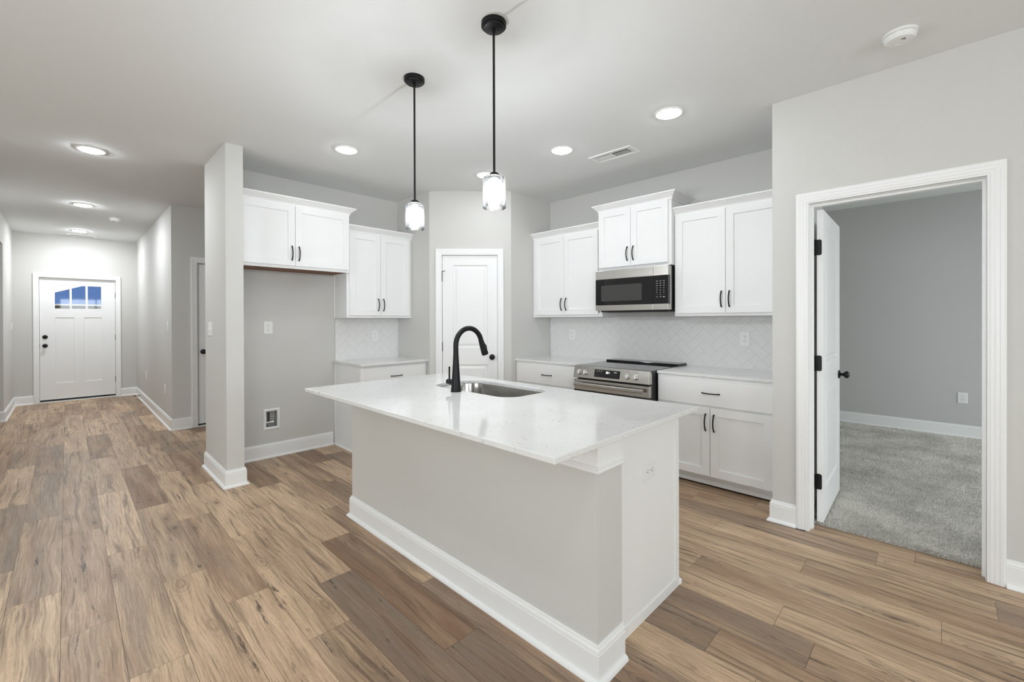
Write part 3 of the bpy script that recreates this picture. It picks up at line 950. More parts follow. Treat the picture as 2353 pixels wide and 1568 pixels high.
def vent(name, cx, cy, lx, ly, label, dark_half=True):
    t = thing(name, label, 'air vent', (cx, cy, CE))
    mb = MB()
    a, b = lx/2, ly/2
    ring = [(a, b), (-a, b), (-a, -b), (a, -b)]
    mb.sweep([(0, 0), (0, -0.004), (-0.006, -0.007), (-0.026, -0.007), (-0.028, 0)], [(x, y, 0) for x, y in ring[::-1]], (0, 0, 1), closed=True)
    obj('vent_frame', mb, TRIM, t)
    obj('duct', MB().box((-a+.026, -b+.026, -0.0015), (a-.026, b-.026, -0.0005)), VENTD, t)
    mb = MB()
    n = 22
    for i in range(n):
        y = -b + 0.028 + (ly-0.056)*(i+0.5)/n
        tilt = 0.0045 if i >= n//2 else -0.0045
        mb.loft([[(-a+.026, y-tilt-.0008, -0.001), (-a+.026, y-tilt+.0008, -0.001), (-a+.026, y+tilt+.0008, -0.0065), (-a+.026, y+tilt-.0008, -0.0065)],
                 [(a-.026, y-tilt-.0008, -0.001), (a-.026, y-tilt+.0008, -0.001), (a-.026, y+tilt+.0008, -0.0065), (a-.026, y+tilt-.0008, -0.0065)]])
    for xx in (-lx/2+.026+(lx-.052)/3, lx/2-.026-(lx-.052)/3):
        mb.box((xx-.001, -b+.026, -.006), (xx+.001, b-.026, -.001))
    mb.box((-a+.026, -.004, -.007), (a-.026, .004, -.001))
    obj('louvre', mb, TRIM, t)
vent('ceiling_vent', 3.350, 2.040, 0.128, 0.35, 'white louvred air vent in the kitchen ceiling above the microwave')
vent('ceiling_vent', 0.19, 10.33, 0.30, 0.15, 'white louvred air vent in the entry ceiling close to the door wall')

def detector(x, y, label, r=0.066):
    t = thing('smoke_alarm', label, 'smoke alarm', (x, y, CE))
    obj('base_plate', MB().lathe([(r+.003, 0), (r+.003, -.010), (r, -.013), (r-.004, -.0135)], n=40), PLATE, t, smooth=True)
    mb = MB().lathe([(r-.003, -.0145), (r-.001, -.018), (r-.004, -.030), (r*.82, -.039), (r*.45, -.043), (.004, -.0435)], n=40)
    obj('cover', mb, PLATE, t, smooth=True)
    mb = MB()
    for i in range(5): mb.box((-.030+i*.004, -.022, -.0432), (-.028+i*.004, -.004, -.0422))
    obj('sounder_slot', mb, VENTD, t)
    obj('test_button', MB().lathe([(.010, -.042), (.010, -.0448), (.008, -.0455)], (0.022, 0.012, 0), n=20), PLATE, t, smooth=True)
    return t
detector(2.950, 0.150, 'round white smoke alarm on the ceiling in front of the bedroom doorway')
detector(0.485, 8.258, 'small round white smoke alarm on the entry hall ceiling', 0.058)

# ------------------------------------------------------------------ wall plates
def outlet(loc, rz, label, tilt=0.0, w=0.080, h=0.122):
    """duplex outlet; local -y faces the room"""
    t = thing('wall_outlet', label, 'outlet', loc, rz)
    M = Matrix.Rotation(tilt, 4, 'Y')
    mb = MB().loft([[(x, 0, z) for x, z in rrect(-w/2, w/2, -h/2, h/2, .006)], [(x, -.004, z) for x, z in rrect(-w/2, w/2, -h/2, h/2, .006)],
                    [(x, -.006, z) for x, z in rrect(-w/2+.003, w/2-.003, -h/2+.003, h/2-.003, .005)]]).xf(M)
    obj('cover_plate', mb, PLATE, t)
    for s in (1, -1):
        mb = MB().loft([[(x, -.0055, z+s*.0205) for x, z in rrect(-.017, .017, -.0145, .0145, .011)], [(x, -.0082, z+s*.0205) for x, z in rrect(-.0165, .0165, -.014, .014, .011)]]).xf(M)
        r = obj('receptacle', mb, PLATE, t)
        mb = MB()
        for x in (-.0065, .0065): mb.box((x-.0013, -.0085, s*.0205+.001), (x+.0013, -.0079, s*.0205+.009))
        mb.lathe([(.0028, -.0085), (.0028, -.0079)], (0, 0, s*.0205-.007), 'Y', 12)
        mb.xf(M)
        obj('socket_slot', mb, DARK, r)
    mb = MB().lathe([(.003, -.006), (.003, -.0072), (.002, -.0075)], (0, 0, 0), 'Y', 12).xf(M)
    obj('plate_screw', mb, PLATE, t)
    return t
def switch(loc, rz, label, gangs=1, cat='light switch'):
    t = thing('light_switch', label, cat, loc, rz)
    w, h = 0.078 + 0.046*(gangs-1), 0.122
    mb = MB().loft([[(x, 0, z) for x, z in rrect(-w/2, w/2, -h/2, h/2, .006)], [(x, -.004, z) for x, z in rrect(-w/2, w/2, -h/2, h/2, .006)],
                    [(x, -.006, z) for x, z in rrect(-w/2+.003, w/2-.003, -h/2+.003, h/2-.003, .005)]])
    obj('cover_plate', mb, PLATE, t)
    for g in range(gangs):
        x = (g-(gangs-1)/2)*.046
        mb = MB().box((x-.005, -.007, -.012), (x+.005, -.0055, .012))
        mb.loft([[(x-.004, -.006, -.004), (x+.004, -.006, -.004), (x+.004, -.006, .006), (x-.004, -.006, .006)],
                 [(x-.003, -.017, .005), (x+.003, -.017, .005), (x+.003, -.017, .010), (x-.003, -.017, .010)]])
        obj('toggle', mb, PLATE, t)
    return t
RX = -PI/2                 # facing -X
LX = PI/2                  # facing +X
outlet((1.395, YF, 1.282), 0, 'white duplex outlet in the empty fridge space, above the water box')
outlet((2.535, YF-.0095, 1.173), 0, 'white duplex outlet on the small tile panel beside the fridge space')
outlet((XR-.0095, 3.100, 1.176), RX, 'white duplex outlet on the tiles between pantry and range')
outlet((XR-.0095, 1.232, 1.180), RX, 'white duplex outlet on the tiles near the bedroom wall')
outlet((1.862, 0.959, 0.663), 0, 'white duplex outlet turned sideways on the end of the island', tilt=PI/2)
outlet((XBB, -0.171, 0.447), RX, 'white duplex outlet low on the bedroom wall through the doorway')
outlet((XHR, 9.21, 0.474), RX, 'white outlet low on the entry wall, closer to the entry door')
outlet((XHR, 7.287, 0.459), RX, 'white outlet low on the entry wall, closer to the hall corner')
switch((XHR, 7.034, 1.290), RX, 'white light switch at the corner of the entry wall')
switch((XP0, 4.663, 1.279), RX, 'white light switch plate on the side of the partition', 2)
switch((XHL, 10.31, 1.276), LX, 'white light switch beside the entry door, on the wall with the opening')

def door_stop():
    t = thing('door_stop', 'thin black door stop sticking out of the entry baseboard', 'door stop', (XHR-0.015, 9.95, 0.055), 0)
    obj('spring', MB().tube([(0, 0, 0), (-0.07, 0, 0)], 0.006, 10), BLACK, t, smooth=True)
    obj('rubber_tip', MB().tube([(-0.069, 0, 0), (-0.083, 0, 0)], 0.009, 12), BLACK, t, smooth=True)
door_stop()

def water_box():
    t = thing('water_box', 'white framed water outlet box set low in the fridge space wall', 'water box', (1.423, YF, 0.377))
    w, h = 0.074, 0.103
    mb = MB().sweep([(0.0, 0.0), (0.0, 0.005), (-0.012, 0.010), (-0.025, 0.004), (-0.025, -0.002), (-0.003, -0.001)],
                    [(-w, 0, -h), (w, 0, -h), (w, 0, h), (-w, 0, h)], (0, -1, 0), closed=True)
    obj('box_frame', mb, PLATE, t)
    mb = MB()
    bm = mb.bm
    a, b, dp = w-.022, h-.027, .085
    o = [(-a, 0, -b), (a, 0, -b), (a, 0, b), (-a, 0, b)]
    f = [bm.verts.new(p) for p in o]; k = [bm.verts.new((p[0], dp, p[2])) for p in o]
    for i in range(4): mb.face([f[i], f[(i+1) % 4], k[(i+1) % 4], k[i]])
    mb.face(k)
    bx = obj('box_liner', mb, WBOX, t)
    mb = MB().tube([(-.010, .055, -.048), (-.010, .055, .060)], .008, 12)
    obj('supply_pipe', mb, VENTD, t, smooth=True)
    mb = MB().tube([(-.048, .045, -.042), (-.012, .045, -.040), (.012, .045, -.038)], .011, 14)
    mb.tube([(.012, .045, -.038), (.030, .040, -.036)], .017, 14)
    obj('valve', mb, CHROME, t, smooth=True)
    mb = MB().tube([(-.040, .030, -.062), (-.040, .030, -.076)], .013, 14)
    obj('hose_nut', mb, VENTD, t, smooth=True)
water_box()

# ------------------------------------------------------------------ cabinets
def pull(parent, c, length, vertical, proud):
    """arched bar pull with two feet; c = centre on the door face (local x, z); door face at local y = -proud"""
    mb = MB()
    h = length/2
    pts = []
    for i in range(13):
        s = -1 + 2*i/12
        pts.append((s*h, -0.006 - 0.022*(1 - s*s)**0.75))
    P = (lambda s, d: (c[0], -proud + d, c[1] + s)) if vertical else (lambda s, d: (c[0] + s, -proud + d, c[1]))
    mb.tube([P(*q) for q in pts], 0.0052, 10, flat=(1.0, 0.85))
    for s in (-h, h): mb.tube([P(s, 0.0), P(s, -0.010)], 0.0058, 10)
    return obj('handle', mb, BLACK, parent, smooth=True)

SHAKER = [(0.0012, 0.0095), (0.0022, 0.0098)]
def cab_door(parent, x0, x1, z0, z1, D, handle=None, rail=0.062, hlen=0.128):
    w, h = x1-x0, z1-z0
    mb = MB().slab(w, h, 0.019, [(rail, w-rail, rail, h-rail, SHAKER)], y=-D, x0=x0, z0=z0)
    d = obj('door', mb, CAB, parent, bevel=0.0013)
    if handle:
        side, end = handle
        hx = x0 + 0.030 if side == 'l' else x1 - 0.030
        hz = z0 + 0.052 + hlen/2 if end == 'b' else z1 - 0.052 - hlen/2
        pull(d, (hx, hz), hlen, True, D + 0.019)
    return d
def cab_drawer(parent, x0, x1, z0, z1, D, hlen=0.128):
    mb = MB().slab(x1-x0, z1-z0, 0.019, [], y=-D, x0=x0, z0=z0)
    d = obj('drawer_front', mb, CAB, parent, bevel=0.0015)
    pull(d, ((x0+x1)/2, (z0+z1)/2), hlen, False, D + 0.019)
    return d

CROWN = [(0, 0), (0.007, 0), (0.007, 0.013), (0.011, 0.016), (0.013, 0.022), (0.019, 0.027), (0.036, 0.045), (0.043, 0.050), (0.046, 0.056), (0.054, 0.058), (0.054, 0.070), (0, 0.070)]
def upper_cabinet(label, x, y, rz, W, D, z0, ztop, doors, dz, crown_l=False, crown_r=False, under=CAB, group=None, scribe=0):
    """root on the wall line; local x to the right, local y into the wall"""
    t = thing('wall_cabinet', label, 'wall cabinet', (x, y, 0), rz, group)
    zc = ztop - 0.07
    mb = MB()
    T = 0.016
    mb.box((0, -D+.019, z0), (T, 0, zc+.03)); mb.box((W-T, -D+.019, z0), (W, 0, zc+.03))
    mb.box((T, -T, z0+.016), (W-T, 0, zc+.03)); mb.box((T, -D+.019, zc+.01), (W-T, -T, zc+.03))
    # face frame
    mb.box((0, -D, z0), (W, -D+.019, z0+.042)); mb.box((0, -D, zc-.03), (W, -D+.019, zc+.03))
    mb.box((0, -D, z0+.042), (.036, -D+.019, zc-.03)); mb.box((W-.036, -D, z0+.042), (W, -D+.019, zc-.03))
    obj('carcass', mb, CAB, t)
    obj('bottom_panel', MB().box((T, -D+.019, z0+.002), (W-T, -T, z0+.014)), under, t)
    obj('back_panel', MB().box((T+.001, -D+.03, z0+.06), (W-T-.001, -T-.001, zc-.03)), CAB, t)
    for a, b, hd in doors: cab_door(t, a, b, dz[0], dz[1], D, hd)
    path = [(0, -D), (W, -D)]
    if crown_l: path = [(0, 0)] + path
    if crown_r: path = path + [(W, 0)]
    mb = MB().sweep(CROWN, [(a, b, zc) for a, b in path], (0, 0, 1))
    obj('crown_moulding', mb, CAB, t)
    if scribe: obj('scribe_strip', MB().box((-.006, -.024, z0), (0, -.001, scribe)), CAB, t)
    return t
WHITE_UP = 'white shaker wall cabinets'
# fridge space cabinet, deeper, brown underneath
upper_cabinet('white shaker cabinet hung high over the empty fridge space, brown underneath', XP1+.002, YF, 0, 1.019, 0.381, 1.842, 2.504,
              [(0.012, 0.484, ('r', 'b')), (0.487, 1.007, ('l', 'b'))], (1.868, 2.434), crown_r=True, under=UNDER, group=WHITE_UP)
upper_cabinet('white shaker wall cabinet over the small counter beside the fridge space', 2.052, YF, 0, 0.784, 0.308, 1.378, 2.354,
              [(0.026, 0.380, ('r', 'b')), (0.383, 0.746, ('l', 'b'))], (1.404, 2.280), group=WHITE_UP, scribe=1.838)
upper_cabinet('white shaker wall cabinet between the pantry corner and the microwave', XR, PB[1]-.002, RX, 0.945, 0.318, 1.381, 2.354,
              [(0.040, 0.462, ('r', 'b')), (0.465, 0.902, ('l', 'b'))], (1.407, 2.282), group=WHITE_UP)
upper_cabinet('short white shaker cabinet raised directly above the microwave', XR, 2.487, RX, 0.762, 0.380, 1.845, 2.500,
              [(0.008, 0.362, ('r', 'b')), (0.365, 0.734, ('l', 'b'))], (1.870, 2.434), crown_l=True, crown_r=True, group=WHITE_UP)
upper_cabinet('tall white shaker wall cabinet between the microwave and the bedroom wall', XR, 1.723, RX, 0.911, 0.318, 1.381, 2.354,
              [(0.013, 0.438, ('r', 'b')), (0.441, 0.872, ('l', 'b'))], (1.407, 2.282), group=WHITE_UP)

def base_cabinet(label, x, y, rz, W, D, dr, doors, left_side=False):
    t = thing('base_cabinet', label, 'base cabinet', (x, y, 0), rz, 'white base cabinets')
    G = -0.002
    mb = MB()
    mb.box((0.002, -D, 0.10), (W-.002, G, 0.892))
    obj('carcass', mb, CAB, t, bevel=0.001)
    k = 0.078
    mb = MB().box((0.002, -D+k, 0.012), (W-.002, -D+k+.05, 0.10))
    kick = obj('toe_kick', mb, CAB, t)
    obj('kick_back', MB().box((0.002, -D+k+.02, 0.0), (W-.002, -D+k+.06, 0.014)), GAPB, t)
    obj('kick_moulding', MB().sweep([(0, 0), (.010, 0), (.010, .030), (.006, .036), (0, .038)], [(0.002, -D+k, 0.014), (W-.002, -D+k, 0.014)], (0, 0, 1)), CAB, t)
    cab_drawer(t, dr[0], dr[1], 0.668, 0.868, D)
    for a, b, hd in doors: cab_door(t, a, b, 0.112, 0.652, D, hd)
    if left_side:
        mb = MB().box((-.006, -D, 0.0), (0.002, G, 0.892))
        obj('side_panel', mb, CAB, t)
        mb = MB().box((-.012, -.030, 0.0), (-.006, G, 0.892))
        obj('scribe_strip', mb, CAB, t)
        obj('scribe_strip', MB().box((-.010, -D, 0.0), (-.006, -D+.045, 0.892)), CAB, t)
        obj('shoe_moulding', MB().sweep([(0, 0), (.016, 0), (.015, .009), (.010, .015), (0, .018)], [(-.006, 0, 0), (-.006, -D, 0)], (0, 0, 1)), CAB, t)
    return t
base_cabinet('white base cabinet with exposed side beside the fridge space', 2.060, YF-.001, 0, 0.776, 0.609, (0.030, 0.742),
             [(0.030, 0.384, ('r', 't')), (0.388, 0.742, ('l', 't'))], left_side=True)
base_cabinet('white base cabinet between the pantry corner and the range', XR, PB[1], RX, 0.905, 0.612, (0.032, 0.892),
             [(0.032, 0.460, ('r', 't')), (0.464, 0.892, ('l', 't'))])
base_cabinet('white base cabinet with drawer and two doors between range and bedroom wall', XR, 1.745, RX, 0.933, 0.612, (0.013, 0.885),
             [(0.013, 0.440, ('r', 't')), (0.444, 0.885, ('l', 't'))])

def counter(name, label, x0, x1, y0, y1, z1=0.915, t=0.022):
    mb = MB().box((x0, y0, z1-t), (x1, y1, z1))
    return tag(obj(name, mb, QUARTZ, bevel=0.003, seg=3), label, 'countertop')
counter('countertop', 'small white quartz countertop between the fridge space and pantry', 2.036, 2.836, 4.088, YF-.001)
counter('countertop', 'white quartz countertop between the pantry corner and the range', 3.545, XR-.001, 2.526, PB[1]-.001)
counter('countertop', 'white quartz countertop between the range and the bedroom wall', 3.545, XR-.001, YB+.001, 1.742)

# ------------------------------------------------------------------ herringbone tiles
def backsplash(name, label, L, H, loc, rz, phase):
    t = thing(name, label, 'tile backsplash', loc, rz)
    w, g = 0.0762, 0.0008
    mb = MB()
    c, s = math.cos(PI/4), math.sin(PI/4)
    def tile(u0, u1, v0, v1):
        pts = []
        for ins, y in ((0.0, -0.0035), (0.0, -0.0082), (0.0012, -0.0090)):
            r = []
            for u, v in ((u0+g+ins, v0+g+ins), (u1-g-ins, v0+g+ins), (u1-g-ins, v1-g-ins), (u0+g+ins, v1-g-ins)):
                r.append((c*u - s*v + phase[0], y, s*u + c*v + phase[1]))
            pts.append(r)
        xs = [p[0] for p in pts[0]]; zs = [p[2] for p in pts[0]]
        if max(xs) < 0 or min(xs) > L or max(zs) < 0 or min(zs) > H: return
        mb.loft(pts)
    for a in range(-40, 60):
        for b in range(-30, 30):
            U, V_ = (a + 2*b)*w, (a - 2*b)*w
            tile(U, U+2*w, V_, V_+w)
            tile(U+2*w, U+3*w, V_-w, V_+w)
    for co, no in (((0, 0, 0), (-1, 0, 0)), ((L, 0, 0), (1, 0, 0)), ((0, 0, 0), (0, 0, -1)), ((0, 0, H), (0, 0, 1))):
        geom = mb.bm.verts[:] + mb.bm.edges[:] + mb.bm.faces[:]
        bmesh.ops.bisect_plane(mb.bm, geom=geom, plane_co=co, plane_no=no, clear_outer=True)
    obj('tiles', mb, TILE, t)
    obj('grout_bed', MB().box((0, -0.0076, 0), (L, -.002, H)), GROUT, t)
    return t
backsplash('tile_backsplash', 'glossy white herringbone tiles on the range wall', 2.622, 0.466, (XR, PB[1]-.002, 0.915), RX, (0.02, 0.03))
backsplash('tile_backsplash', 'small panel of white herringbone tiles beside the fridge space', 0.776, 0.463, (2.061, YF, 0.915), 0, (0.05, 0.05))

# ------------------------------------------------------------------ microwave
def microwave():
    y0, y1, D = 2.492, 1.733, 0.435
    W = y0-y1
    t = thing('microwave', 'stainless microwave with black glass door mounted above the range', 'microwave', (XR, y0, 1.428), RX)
    H = 0.410
    obj('body', MB().box((0.006, -D+.040, 0.014), (W-.006, 0, H-.004)), RANGEB, t, bevel=0.002)
    xd = W*0.815
    for a, b in ((0.0, xd-.001), (xd+.001, W)):
        obj('door_trim', MB().box((a, -D, H-.088), (b, -D+.045, H)), STEEL, t, bevel=0.002)
        obj('door_trim', MB().box((a, -D, 0.012), (b, -D+.045, 0.066)), STEEL, t, bevel=0.002)
    door = obj('door_glass', MB().box((0.0, -D+.001, 0.067), (xd-.001, -D+.045, H-.089)), GLOSSB, t)
    obj('door_window', MB().box((0.065, -D-.0004, 0.105), (0.505, -D+.0006, 0.262)), GREYW, door)
    pan = obj('control_panel', MB().box((xd+.001, -D+.001, 0.067), (W-.001, -D+.045, H-.089)), GLOSSB, t)
    x0 = xd + 0.035
    for r in range(9):
        for c in range(3):
            z = 0.272 - r*0.0205
            x = x0 + c*0.033
            wd, hg = (.0075, .0014) if r in (0, 1, 2, 7) else (.0024, .0028)
            if r == 6 and c != 1: wd, hg = .0015, .001
            if r == 8: continue
            if r == 7 and c == 2: wd, hg = .010, .0022
            obj('key_mark', MB().box((x-wd, -D+.0002, z-hg), (x+wd, -D+.0016, z+hg)), MARK, pan)
    obj('side_trim', MB().box((W-.004, -D+.045, 0.014), (W+.001, -D+.075, H-.003)), STEEL, t, bevel=0.001)
    obj('underside', MB().box((0.03, -D+.05, 0.0), (W-.02, -0.04, 0.016)), DARK, t, bevel=0.002)
    mb = MB()
    for i in range(2): mb.box((0.07+i*.36, -D+.10, -0.004), (0.30+i*.36, -D+.19, 0.002))
    obj('grease_filter', mb, VENTD, t)
microwave()

# ------------------------------------------------------------------ range
def kitchen_range():
    y0, y1 = 2.521, 1.746
    W = y0-y1
    t = thing('range', 'stainless electric range with black glass cooktop between two countertops', 'range', (XR, y0, 0), RX)
    D = 0.715
    obj('body', MB().box((0.010, -D, 0.02), (W-.010, -0.04, 0.900)), RANGEB, t, bevel=0.003)
    obj('cooktop', MB().box((0.0, -D-.018, 0.898), (W, -0.165, 0.918)), COOKTOP, t, bevel=0.002)
    obj('rear_vent', MB().box((0.0, -0.195, 0.9165), (W, -0.012, 0.934)), GLOSSB, t, bevel=0.003)
    # sloped steel control panel
    poly = [(-D-.012, 0.917), (-D-.036, 0.914), (-D-.060, 0.806), (-D-.055, 0.803), (-D-.0, 0.803), (-D-.0, 0.900)]
    pan = obj('control_panel', MB().prism(poly, 'X', 0.0, W), STEEL, t, bevel=0.002)
    # frame of reference on the sloped face
    fy0, fz0, fy1, fz1 = -D-.036, 0.914, -D-.060, 0.806
    def face(x, v, o=0.0):     # v 0 bottom .. 1 top, o = out of the face
        nx = Vector((0, fz0-fz1, -(fy0-fy1)))
        nx = Vector((0, -(fz0-fz1), (fy0-fy1))).normalized()
        return Vector((x, fy1 + (fy0-fy1)*v, fz1 + (fz0-fz1)*v)) + nx*o
    up = (face(0, 1)-face(0, 0)).normalized(); nrm = (face(0, 0, 1)-face(0, 0)).normalized()
    def plate(name, xa, xb, va, vb, o0, o1, m, parent):
        q = [face(xa, va), face(xb, va), face(xb, vb), face(xa, vb)]
        return obj(name, MB().loft([[tuple(p+nrm*o0) for p in q], [tuple(p+nrm*o1) for p in q]]), m, parent)
    fr = plate('display_frame', W*0.296, W*0.648, 0.14, 0.84, 0.0002, 0.0015, KNOB, t)
    ds = plate('display', W*0.300, W*0.644, 0.17, 0.82, 0.0005, 0.0025, GLOSSB, t)
    # lit clock and faint key marks
    for i, seg in enumerate(('3', '0', '1')):
        x = W*0.459 + i*0.0135
        bars = {'3': 'abgcd', '0': 'abcdef', '1': 'bc'}[seg]
        mb = MB()
        SZ = 0.0090
        for bch in bars:
            a, b = {'a': ((0, 2), (1, 2)), 'b': ((1, 1), (1, 2)), 'c': ((1, 0), (1, 1)), 'd': ((0, 0), (1, 0)), 'e': ((0, 0), (0, 1)), 'f': ((0, 1), (0, 2)), 'g': ((0, 1), (1, 1))}[bch]
            p0 = face(x + a[0]*SZ*.85, 0.54, 0.003) + up*(a[1]*SZ*.85)
            p1 = face(x + b[0]*SZ*.85, 0.54, 0.003) + up*(b[1]*SZ*.85)
            mb.tube([p0, p1], 0.0014, 6)
        obj('clock_digit', mb, DIGIT, ds)
    for r, v in enumerate((0.68, 0.48, 0.27)):
        for c in range(3):
            plate('key_mark', W*(0.335+c*.031)-.006, W*(0.335+c*.031)+.006, v-.02, v+.02, 0.0025, 0.003, GREYW if r else MARK, ds)
    for c in range(4): plate('key_mark', W*(0.425+c*.028)-.004, W*(0.425+c*.028)+.004, 0.25, 0.29, 0.0025, 0.003, GREYW, ds)
    for xa, xb, v, m in ((.535, .55, .64, GREYW), (.565, .60, .66, MARK), (.535, .55, .42, GREYW), (.57, .59, .42, GREYW)):
        plate('key_mark', W*xa, W*xb, v-.03, v+.03, 0.0025, 0.003, m, ds)
    # knobs
    for fx in (0.088, 0.173, 0.742, 0.842):
        c = face(W*fx, 0.46)
        M = Matrix.Translation(c) @ Matrix(((1, 0, 0, 0), (0, nrm.y, up.y, 0), (0, nrm.z, up.z, 0), (0, 0, 0, 1)))
        mb = MB().lathe([(0.0245, 0.001), (0.0245, 0.007), (0.0215, 0.009), (0.020, 0.026), (0.018, 0.029), (0.004, 0.0295)], axis='Y', n=32)
        mb.xf(M)
        k = obj('burner_knob', mb, KNOB, t, smooth=True)
        mb = MB().loft([[(x, 0.027, z) for x, z in rrect(-.0058, .0058, -.020, .020, .003)], [(x, 0.039, z) for x, z in rrect(-.0045, .0045, -.0195, .0195, .003)]]).xf(M)
        obj('knob_grip', mb, KNOB, k)
        obj('knob_skirt', MB().lathe([(0.0258, 0.0002), (0.0258, 0.0016)], axis='Y', n=32).xf(M), RANGEB, k)
        mb = MB()
        q = face(W*fx+.004, 0.86)
        ring = [q + up*(.005*math.sin(2*PI*i/16)) + Vector((.005*math.cos(2*PI*i/16), 0, 0)) + nrm*.0004 for i in range(17)]
        mb.tube(ring, 0.0006, 6)
        obj('burner_mark', mb, VENTD, pan)
    # oven door
    dz = 0.788
    d = obj('oven_door', MB().box((0.003, -D-.052, 0.690), (W-.003, -D-.004, dz)), STEEL, t, bevel=0.003)
    obj('door_glass', MB().box((0.003, -D-.051, 0.230), (W-.003, -D-.004, 0.689)), GLOSSB, d)
    mb = MB()
    rr = [(x, z) for x, z in rrect(-0.012, 0.012, -0.017, 0.017, 0.008, 5)]
    n = 17
    rings = []
    for i in range(n):
        s = i/(n-1)
        x = 0.032 + (W-.068)*s
        bow = 0.012*(1-(2*s-1)**2)
        rings.append([(x, -D-.092-bow+a, 0.748+b) for a, b in rr])
    mb.loft(rings)
    for x in (0.060, W-.085): mb.box((x, -D-.092, 0.738), (x+.022, -D-.051, 0.758))
    obj('oven_handle', mb, STEEL, d, smooth=True)
    obj('storage_drawer', MB().box((0.004, -D-.040, 0.06), (W-.004, -D-.002, 0.222)), STEEL, t, bevel=0.003)
    for a, b in ((0.04, 0.04), (W-.04, 0.04), (0.04, 0.6), (W-.04, 0.6)):
        obj('foot', MB().lathe([(0.016, 0), (0.016, 0.022)], (a, -D+b, 0), n=16), RANGEB, t)
kitchen_range()

# ------------------------------------------------------------------ island
def island():
    x0, x1 = 1.381, 1.556       # stud wall
    ya, yb = 0.914, 2.910
    xe, ye = 2.184, 0.959       # cabinet end
    t = thing('kitchen_island', 'kitchen island base with grey painted front and white end panel', 'kitchen island')
    obj('wall_core', MB().box((x0, ya, 0), (x1, yb, 0.893)), WALL, t)
    # trim band with a bead under it
    BAND = [(0, 0.778), (0.007, 0.778), (0.011, 0.783), (0.011, 0.789), (0.007, 0.793), (0.012, 0.797), (0.012, 0.803), (0.0045, 0.808), (0.0045, 0.893), (0, 0.893)]
    path = [(x1, yb), (x0, yb), (x0, ya), (x1, ya)]
    obj('apron_trim', MB().sweep(BAND, [(a, b, 0) for a, b in path], (0, 0, 1)), TRIM, t)
    BS = [(a*1.0, b) for a, b in BASE]
    obj('baseboard', MB().sweep(BS, [(a, b, 0) for a, b in path], (0, 0, 1)), TRIM, t)
    # cabinet boxes behind it: end panels, deck, back rail, open where the sink hangs
    mb = MB().box((x1, ye, 0.0), (xe-.02, ye+.018, 0.893))
    obj('end_panel', mb, CAB, t)
    mb = MB().box((x1, yb-.06, 0.0), (xe-.02, yb-.042, 0.893))
    obj('end_panel', mb, CAB, t)
    obj('face_frame', MB().box((xe-.02, ye-.003, 0.10), (xe, yb-.042, 0.893)), CAB, t, bevel=0.001)
    obj('corner_stile', MB().box((xe-.042, ye-.004, 0.0), (xe-.001, ye, 0.893)), CAB, t)
    obj('toe_kick', MB().box((xe-.09, ye+.018, 0.0), (xe-.075, yb-.06, 0.10)), CAB, t)
    obj('deck', MB().box((x1, ye+.018, 0.10), (xe-.02, yb-.06, 0.118)), CAB, t)
    SH = [(0, 0), (0.018, 0), (0.017, 0.012), (0.012, 0.019), (0, 0.022)]
    obj('shoe_moulding', MB().box((x1, ye-.006, 0.0), (xe-.001, ye, 0.042)), TRIM, t)
    obj('shoe_end', MB().box((xe-.004, ye-.012, 0.0), (xe+.020, ye+.02, 0.028)), TRIM, t, bevel=0.006, seg=3)
    # doors on the kitchen side
    L = yb-.042-ye
    for i in range(4):
        a = 0.012 + i*(L-.02)/4
        b = a + (L-.02)/4 - .006
        d = cab_door(t, a, b, 0.112, 0.868, 0.0, ('r' if i % 2 == 0 else 'l', 't'))
        d.location, d.rotation_euler = (xe, ye, 0), (0, 0, LX)
    return t
island()

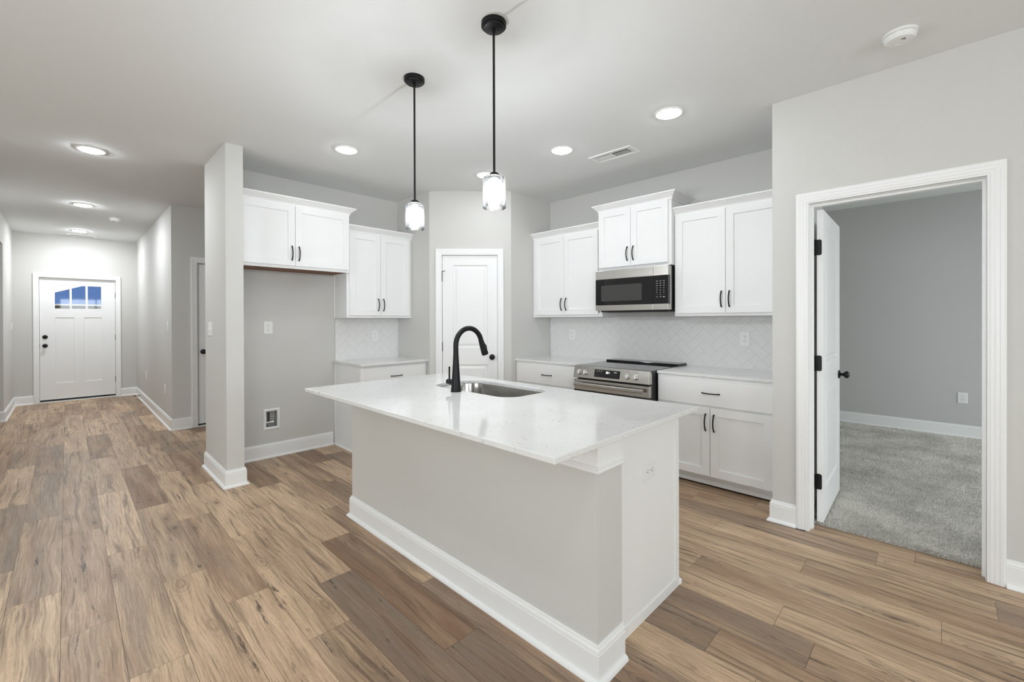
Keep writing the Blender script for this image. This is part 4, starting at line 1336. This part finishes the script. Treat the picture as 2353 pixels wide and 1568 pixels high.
SX0, SX1, SY0, SY1 = 1.722, 2.108, 1.718, 2.474
def sink_outline(off=0.0, n=10):
    """deep rounded bowl, fuller at the faucet side"""
    return rrect(SX0-off, SX1+off, SY0-off, SY1+off, 0.115+off, n)
def island_top():
    mb = MB()
    bm = mb.bm
    X0, X1, Y0, Y1 = 1.081, 2.220, 0.874, 2.944
    z1, z0 = 0.915, 0.893
    hole = sink_outline()
    out = [(X0, Y0), (X1, Y0), (X1, Y1), (X0, Y1)]
    hv1 = [bm.verts.new((x, y, z1)) for x, y in hole]; hv0 = [bm.verts.new((x, y, z0)) for x, y in hole]
    ov1 = [bm.verts.new((x, y, z1)) for x, y in out]; ov0 = [bm.verts.new((x, y, z0)) for x, y in out]
    n = len(hole)
    for i in range(n): mb.face([hv1[i], hv1[(i+1) % n], hv0[(i+1) % n], hv0[i]])
    for i in range(4): mb.face([ov1[i], ov1[(i+1) % 4], ov0[(i+1) % 4], ov0[i]])
    # rrect starts at the +x+y corner; its quarter runs meet the slab corners in the order 2,3,0,1
    q = n//4
    for hv, ov in ((hv1, ov1), (hv0, ov0)):
        for c in range(4):
            corner = ov[(2+c) % 4]; nxt = ov[(3+c) % 4]
            for i in range(q-1): mb.face([corner, hv[c*q+i], hv[c*q+i+1]])
            mb.face([corner, hv[c*q+q-1], hv[(c*q+q) % n], nxt])
    tag(obj('countertop', mb, QUARTZ, bevel=0.003, seg=3), 'large white speckled quartz countertop overhanging the island', 'countertop')
    # steel bowl
    t = thing('kitchen_sink', 'undermount stainless sink let into the island countertop', 'sink', ((SX0+SX1)/2, (SY0+SY1)/2, 0.893))
    cx, cy = (SX0+SX1)/2, (SY0+SY1)/2
    mb = MB()
    rings = []
    for off, z, rr in ((0.030, -.001, None), (0.004, -.001, None), (0.003, -.005, None), (-.004, -.17, None), (-.018, -.205, None), (-.060, -.218, None)):
        rings.append([(x-cx, y-cy, z) for x, y in sink_outline(off)])
    mb.loft(rings, False, True)
    obj('bowl', mb, SINKM, t, smooth=True)
    obj('drain', MB().lathe([(0.045, -.217), (0.045, -.214), (0.036, -.213), (0.030, -.216), (0.004, -.216)], n=28), CHROME, t, smooth=True)
    return t
island_top()

def faucet():
    x, y = 1.672, 2.124
    t = thing('faucet', 'matte black gooseneck faucet standing behind the island sink', 'faucet', (x, y, 0.915))
    mb = MB().lathe([(0.032, 0), (0.032, .004), (0.0305, .007), (0.0270, .055), (0.0225, .115), (0.0195, .165), (0.0165, .225), (0.0160, .235)], n=32)
    obj('body', mb, BLACK, t, smooth=True)
    pts, rads = [], []
    R = 0.104
    for i in range(4): pts.append((0, 0, 0.225 + i*0.018)); rads.append(0.0158)
    for i in range(1, 20):
        a = PI*0.93*i/19
        pts.append((R - R*math.cos(a), 0, 0.282 + R*math.sin(a))); rads.append(0.0158)
    obj('spout', MB().tube(pts, 0.0158, 20, rads), BLACK, t, smooth=True)
    e = Vector(pts[-1]); d = (e - Vector(pts[-2])).normalized()
    d = (d + Vector((0.09, 0, 0))).normalized()
    hp = [e - d*0.004, e + d*0.012, e + d*0.05, e + d*0.085, e + d*0.097]
    obj('spray_head', MB().tube(hp, 0.02, 24, [0.0165, 0.0175, 0.0205, 0.0225, 0.0215]), BLACK, t, smooth=True)
    side = Vector((d.z, 0, -d.x)) * -1
    if side.x < 0: side = -side
    mb = MB().tube([e + d*0.030 + side*0.019, e + d*0.046 + side*0.023, e + d*0.070 + side*0.0235], 0.006, 12, [0.004, 0.007, 0.005])
    obj('spray_button', mb, BLACK, t, smooth=True)
    mb = MB().tube([(0, 0.012, .052), (0, 0.060, .054)], 0.0175, 20)
    mb.tube([(0, 0.061, .054), (0, 0.080, .0545), (0, 0.084, .0545)], 0.0170, 20, [0.017, 0.017, 0.013])
    h = obj('handle_hub', mb, BLACK, t, smooth=True)
    obj('lever', MB().tube([(0, 0.066, .066), (0, 0.066, .148)], 0.0055, 12), BLACK, h, smooth=True)
faucet()

# ------------------------------------------------------------------ outside the entry door
def outside():
    mb = MB().box((-40, YD+0.16, -0.5), (40, 120, -0.3))
    struct(obj('ground', mb, GRASS))
    t = thing('neighbor_house', 'house across the street with roof tinted by the blue outdoor light, seen through the entry door glass', 'house', (0, 55, -0.3))
    obj('brick_wall', MB().box((-2.4, 0, 0), (16, 9, 3.05)), BRICK, t)
    # hipped roof
    mb = MB()
    z0, zr = 3.12, 5.6
    A = [(-3.3, -0.6, z0), (16.8, -0.6, z0), (16.8, 9.6, z0), (-3.3, 9.6, z0)]
    rdg = [(2.6, 4.5, zr), (11, 4.5, zr)]
    v = [mb.bm.verts.new(p) for p in A + rdg]
    for f in ((0, 1, 5, 4), (1, 2, 5), (2, 3, 4, 5), (3, 0, 4), (3, 2, 1, 0)): mb.face([v[i] for i in f])
    obj('roof', mb, ROOF, t)
    obj('gutter', MB().box((-3.35, -0.70, z0-.12), (16.9, -0.58, z0+.02)), TRIM, t)
    obj('garage_door', MB().box((1.1, -0.04, 0), (4.3, 0.0, 2.5)), TRIM, t)
outside()
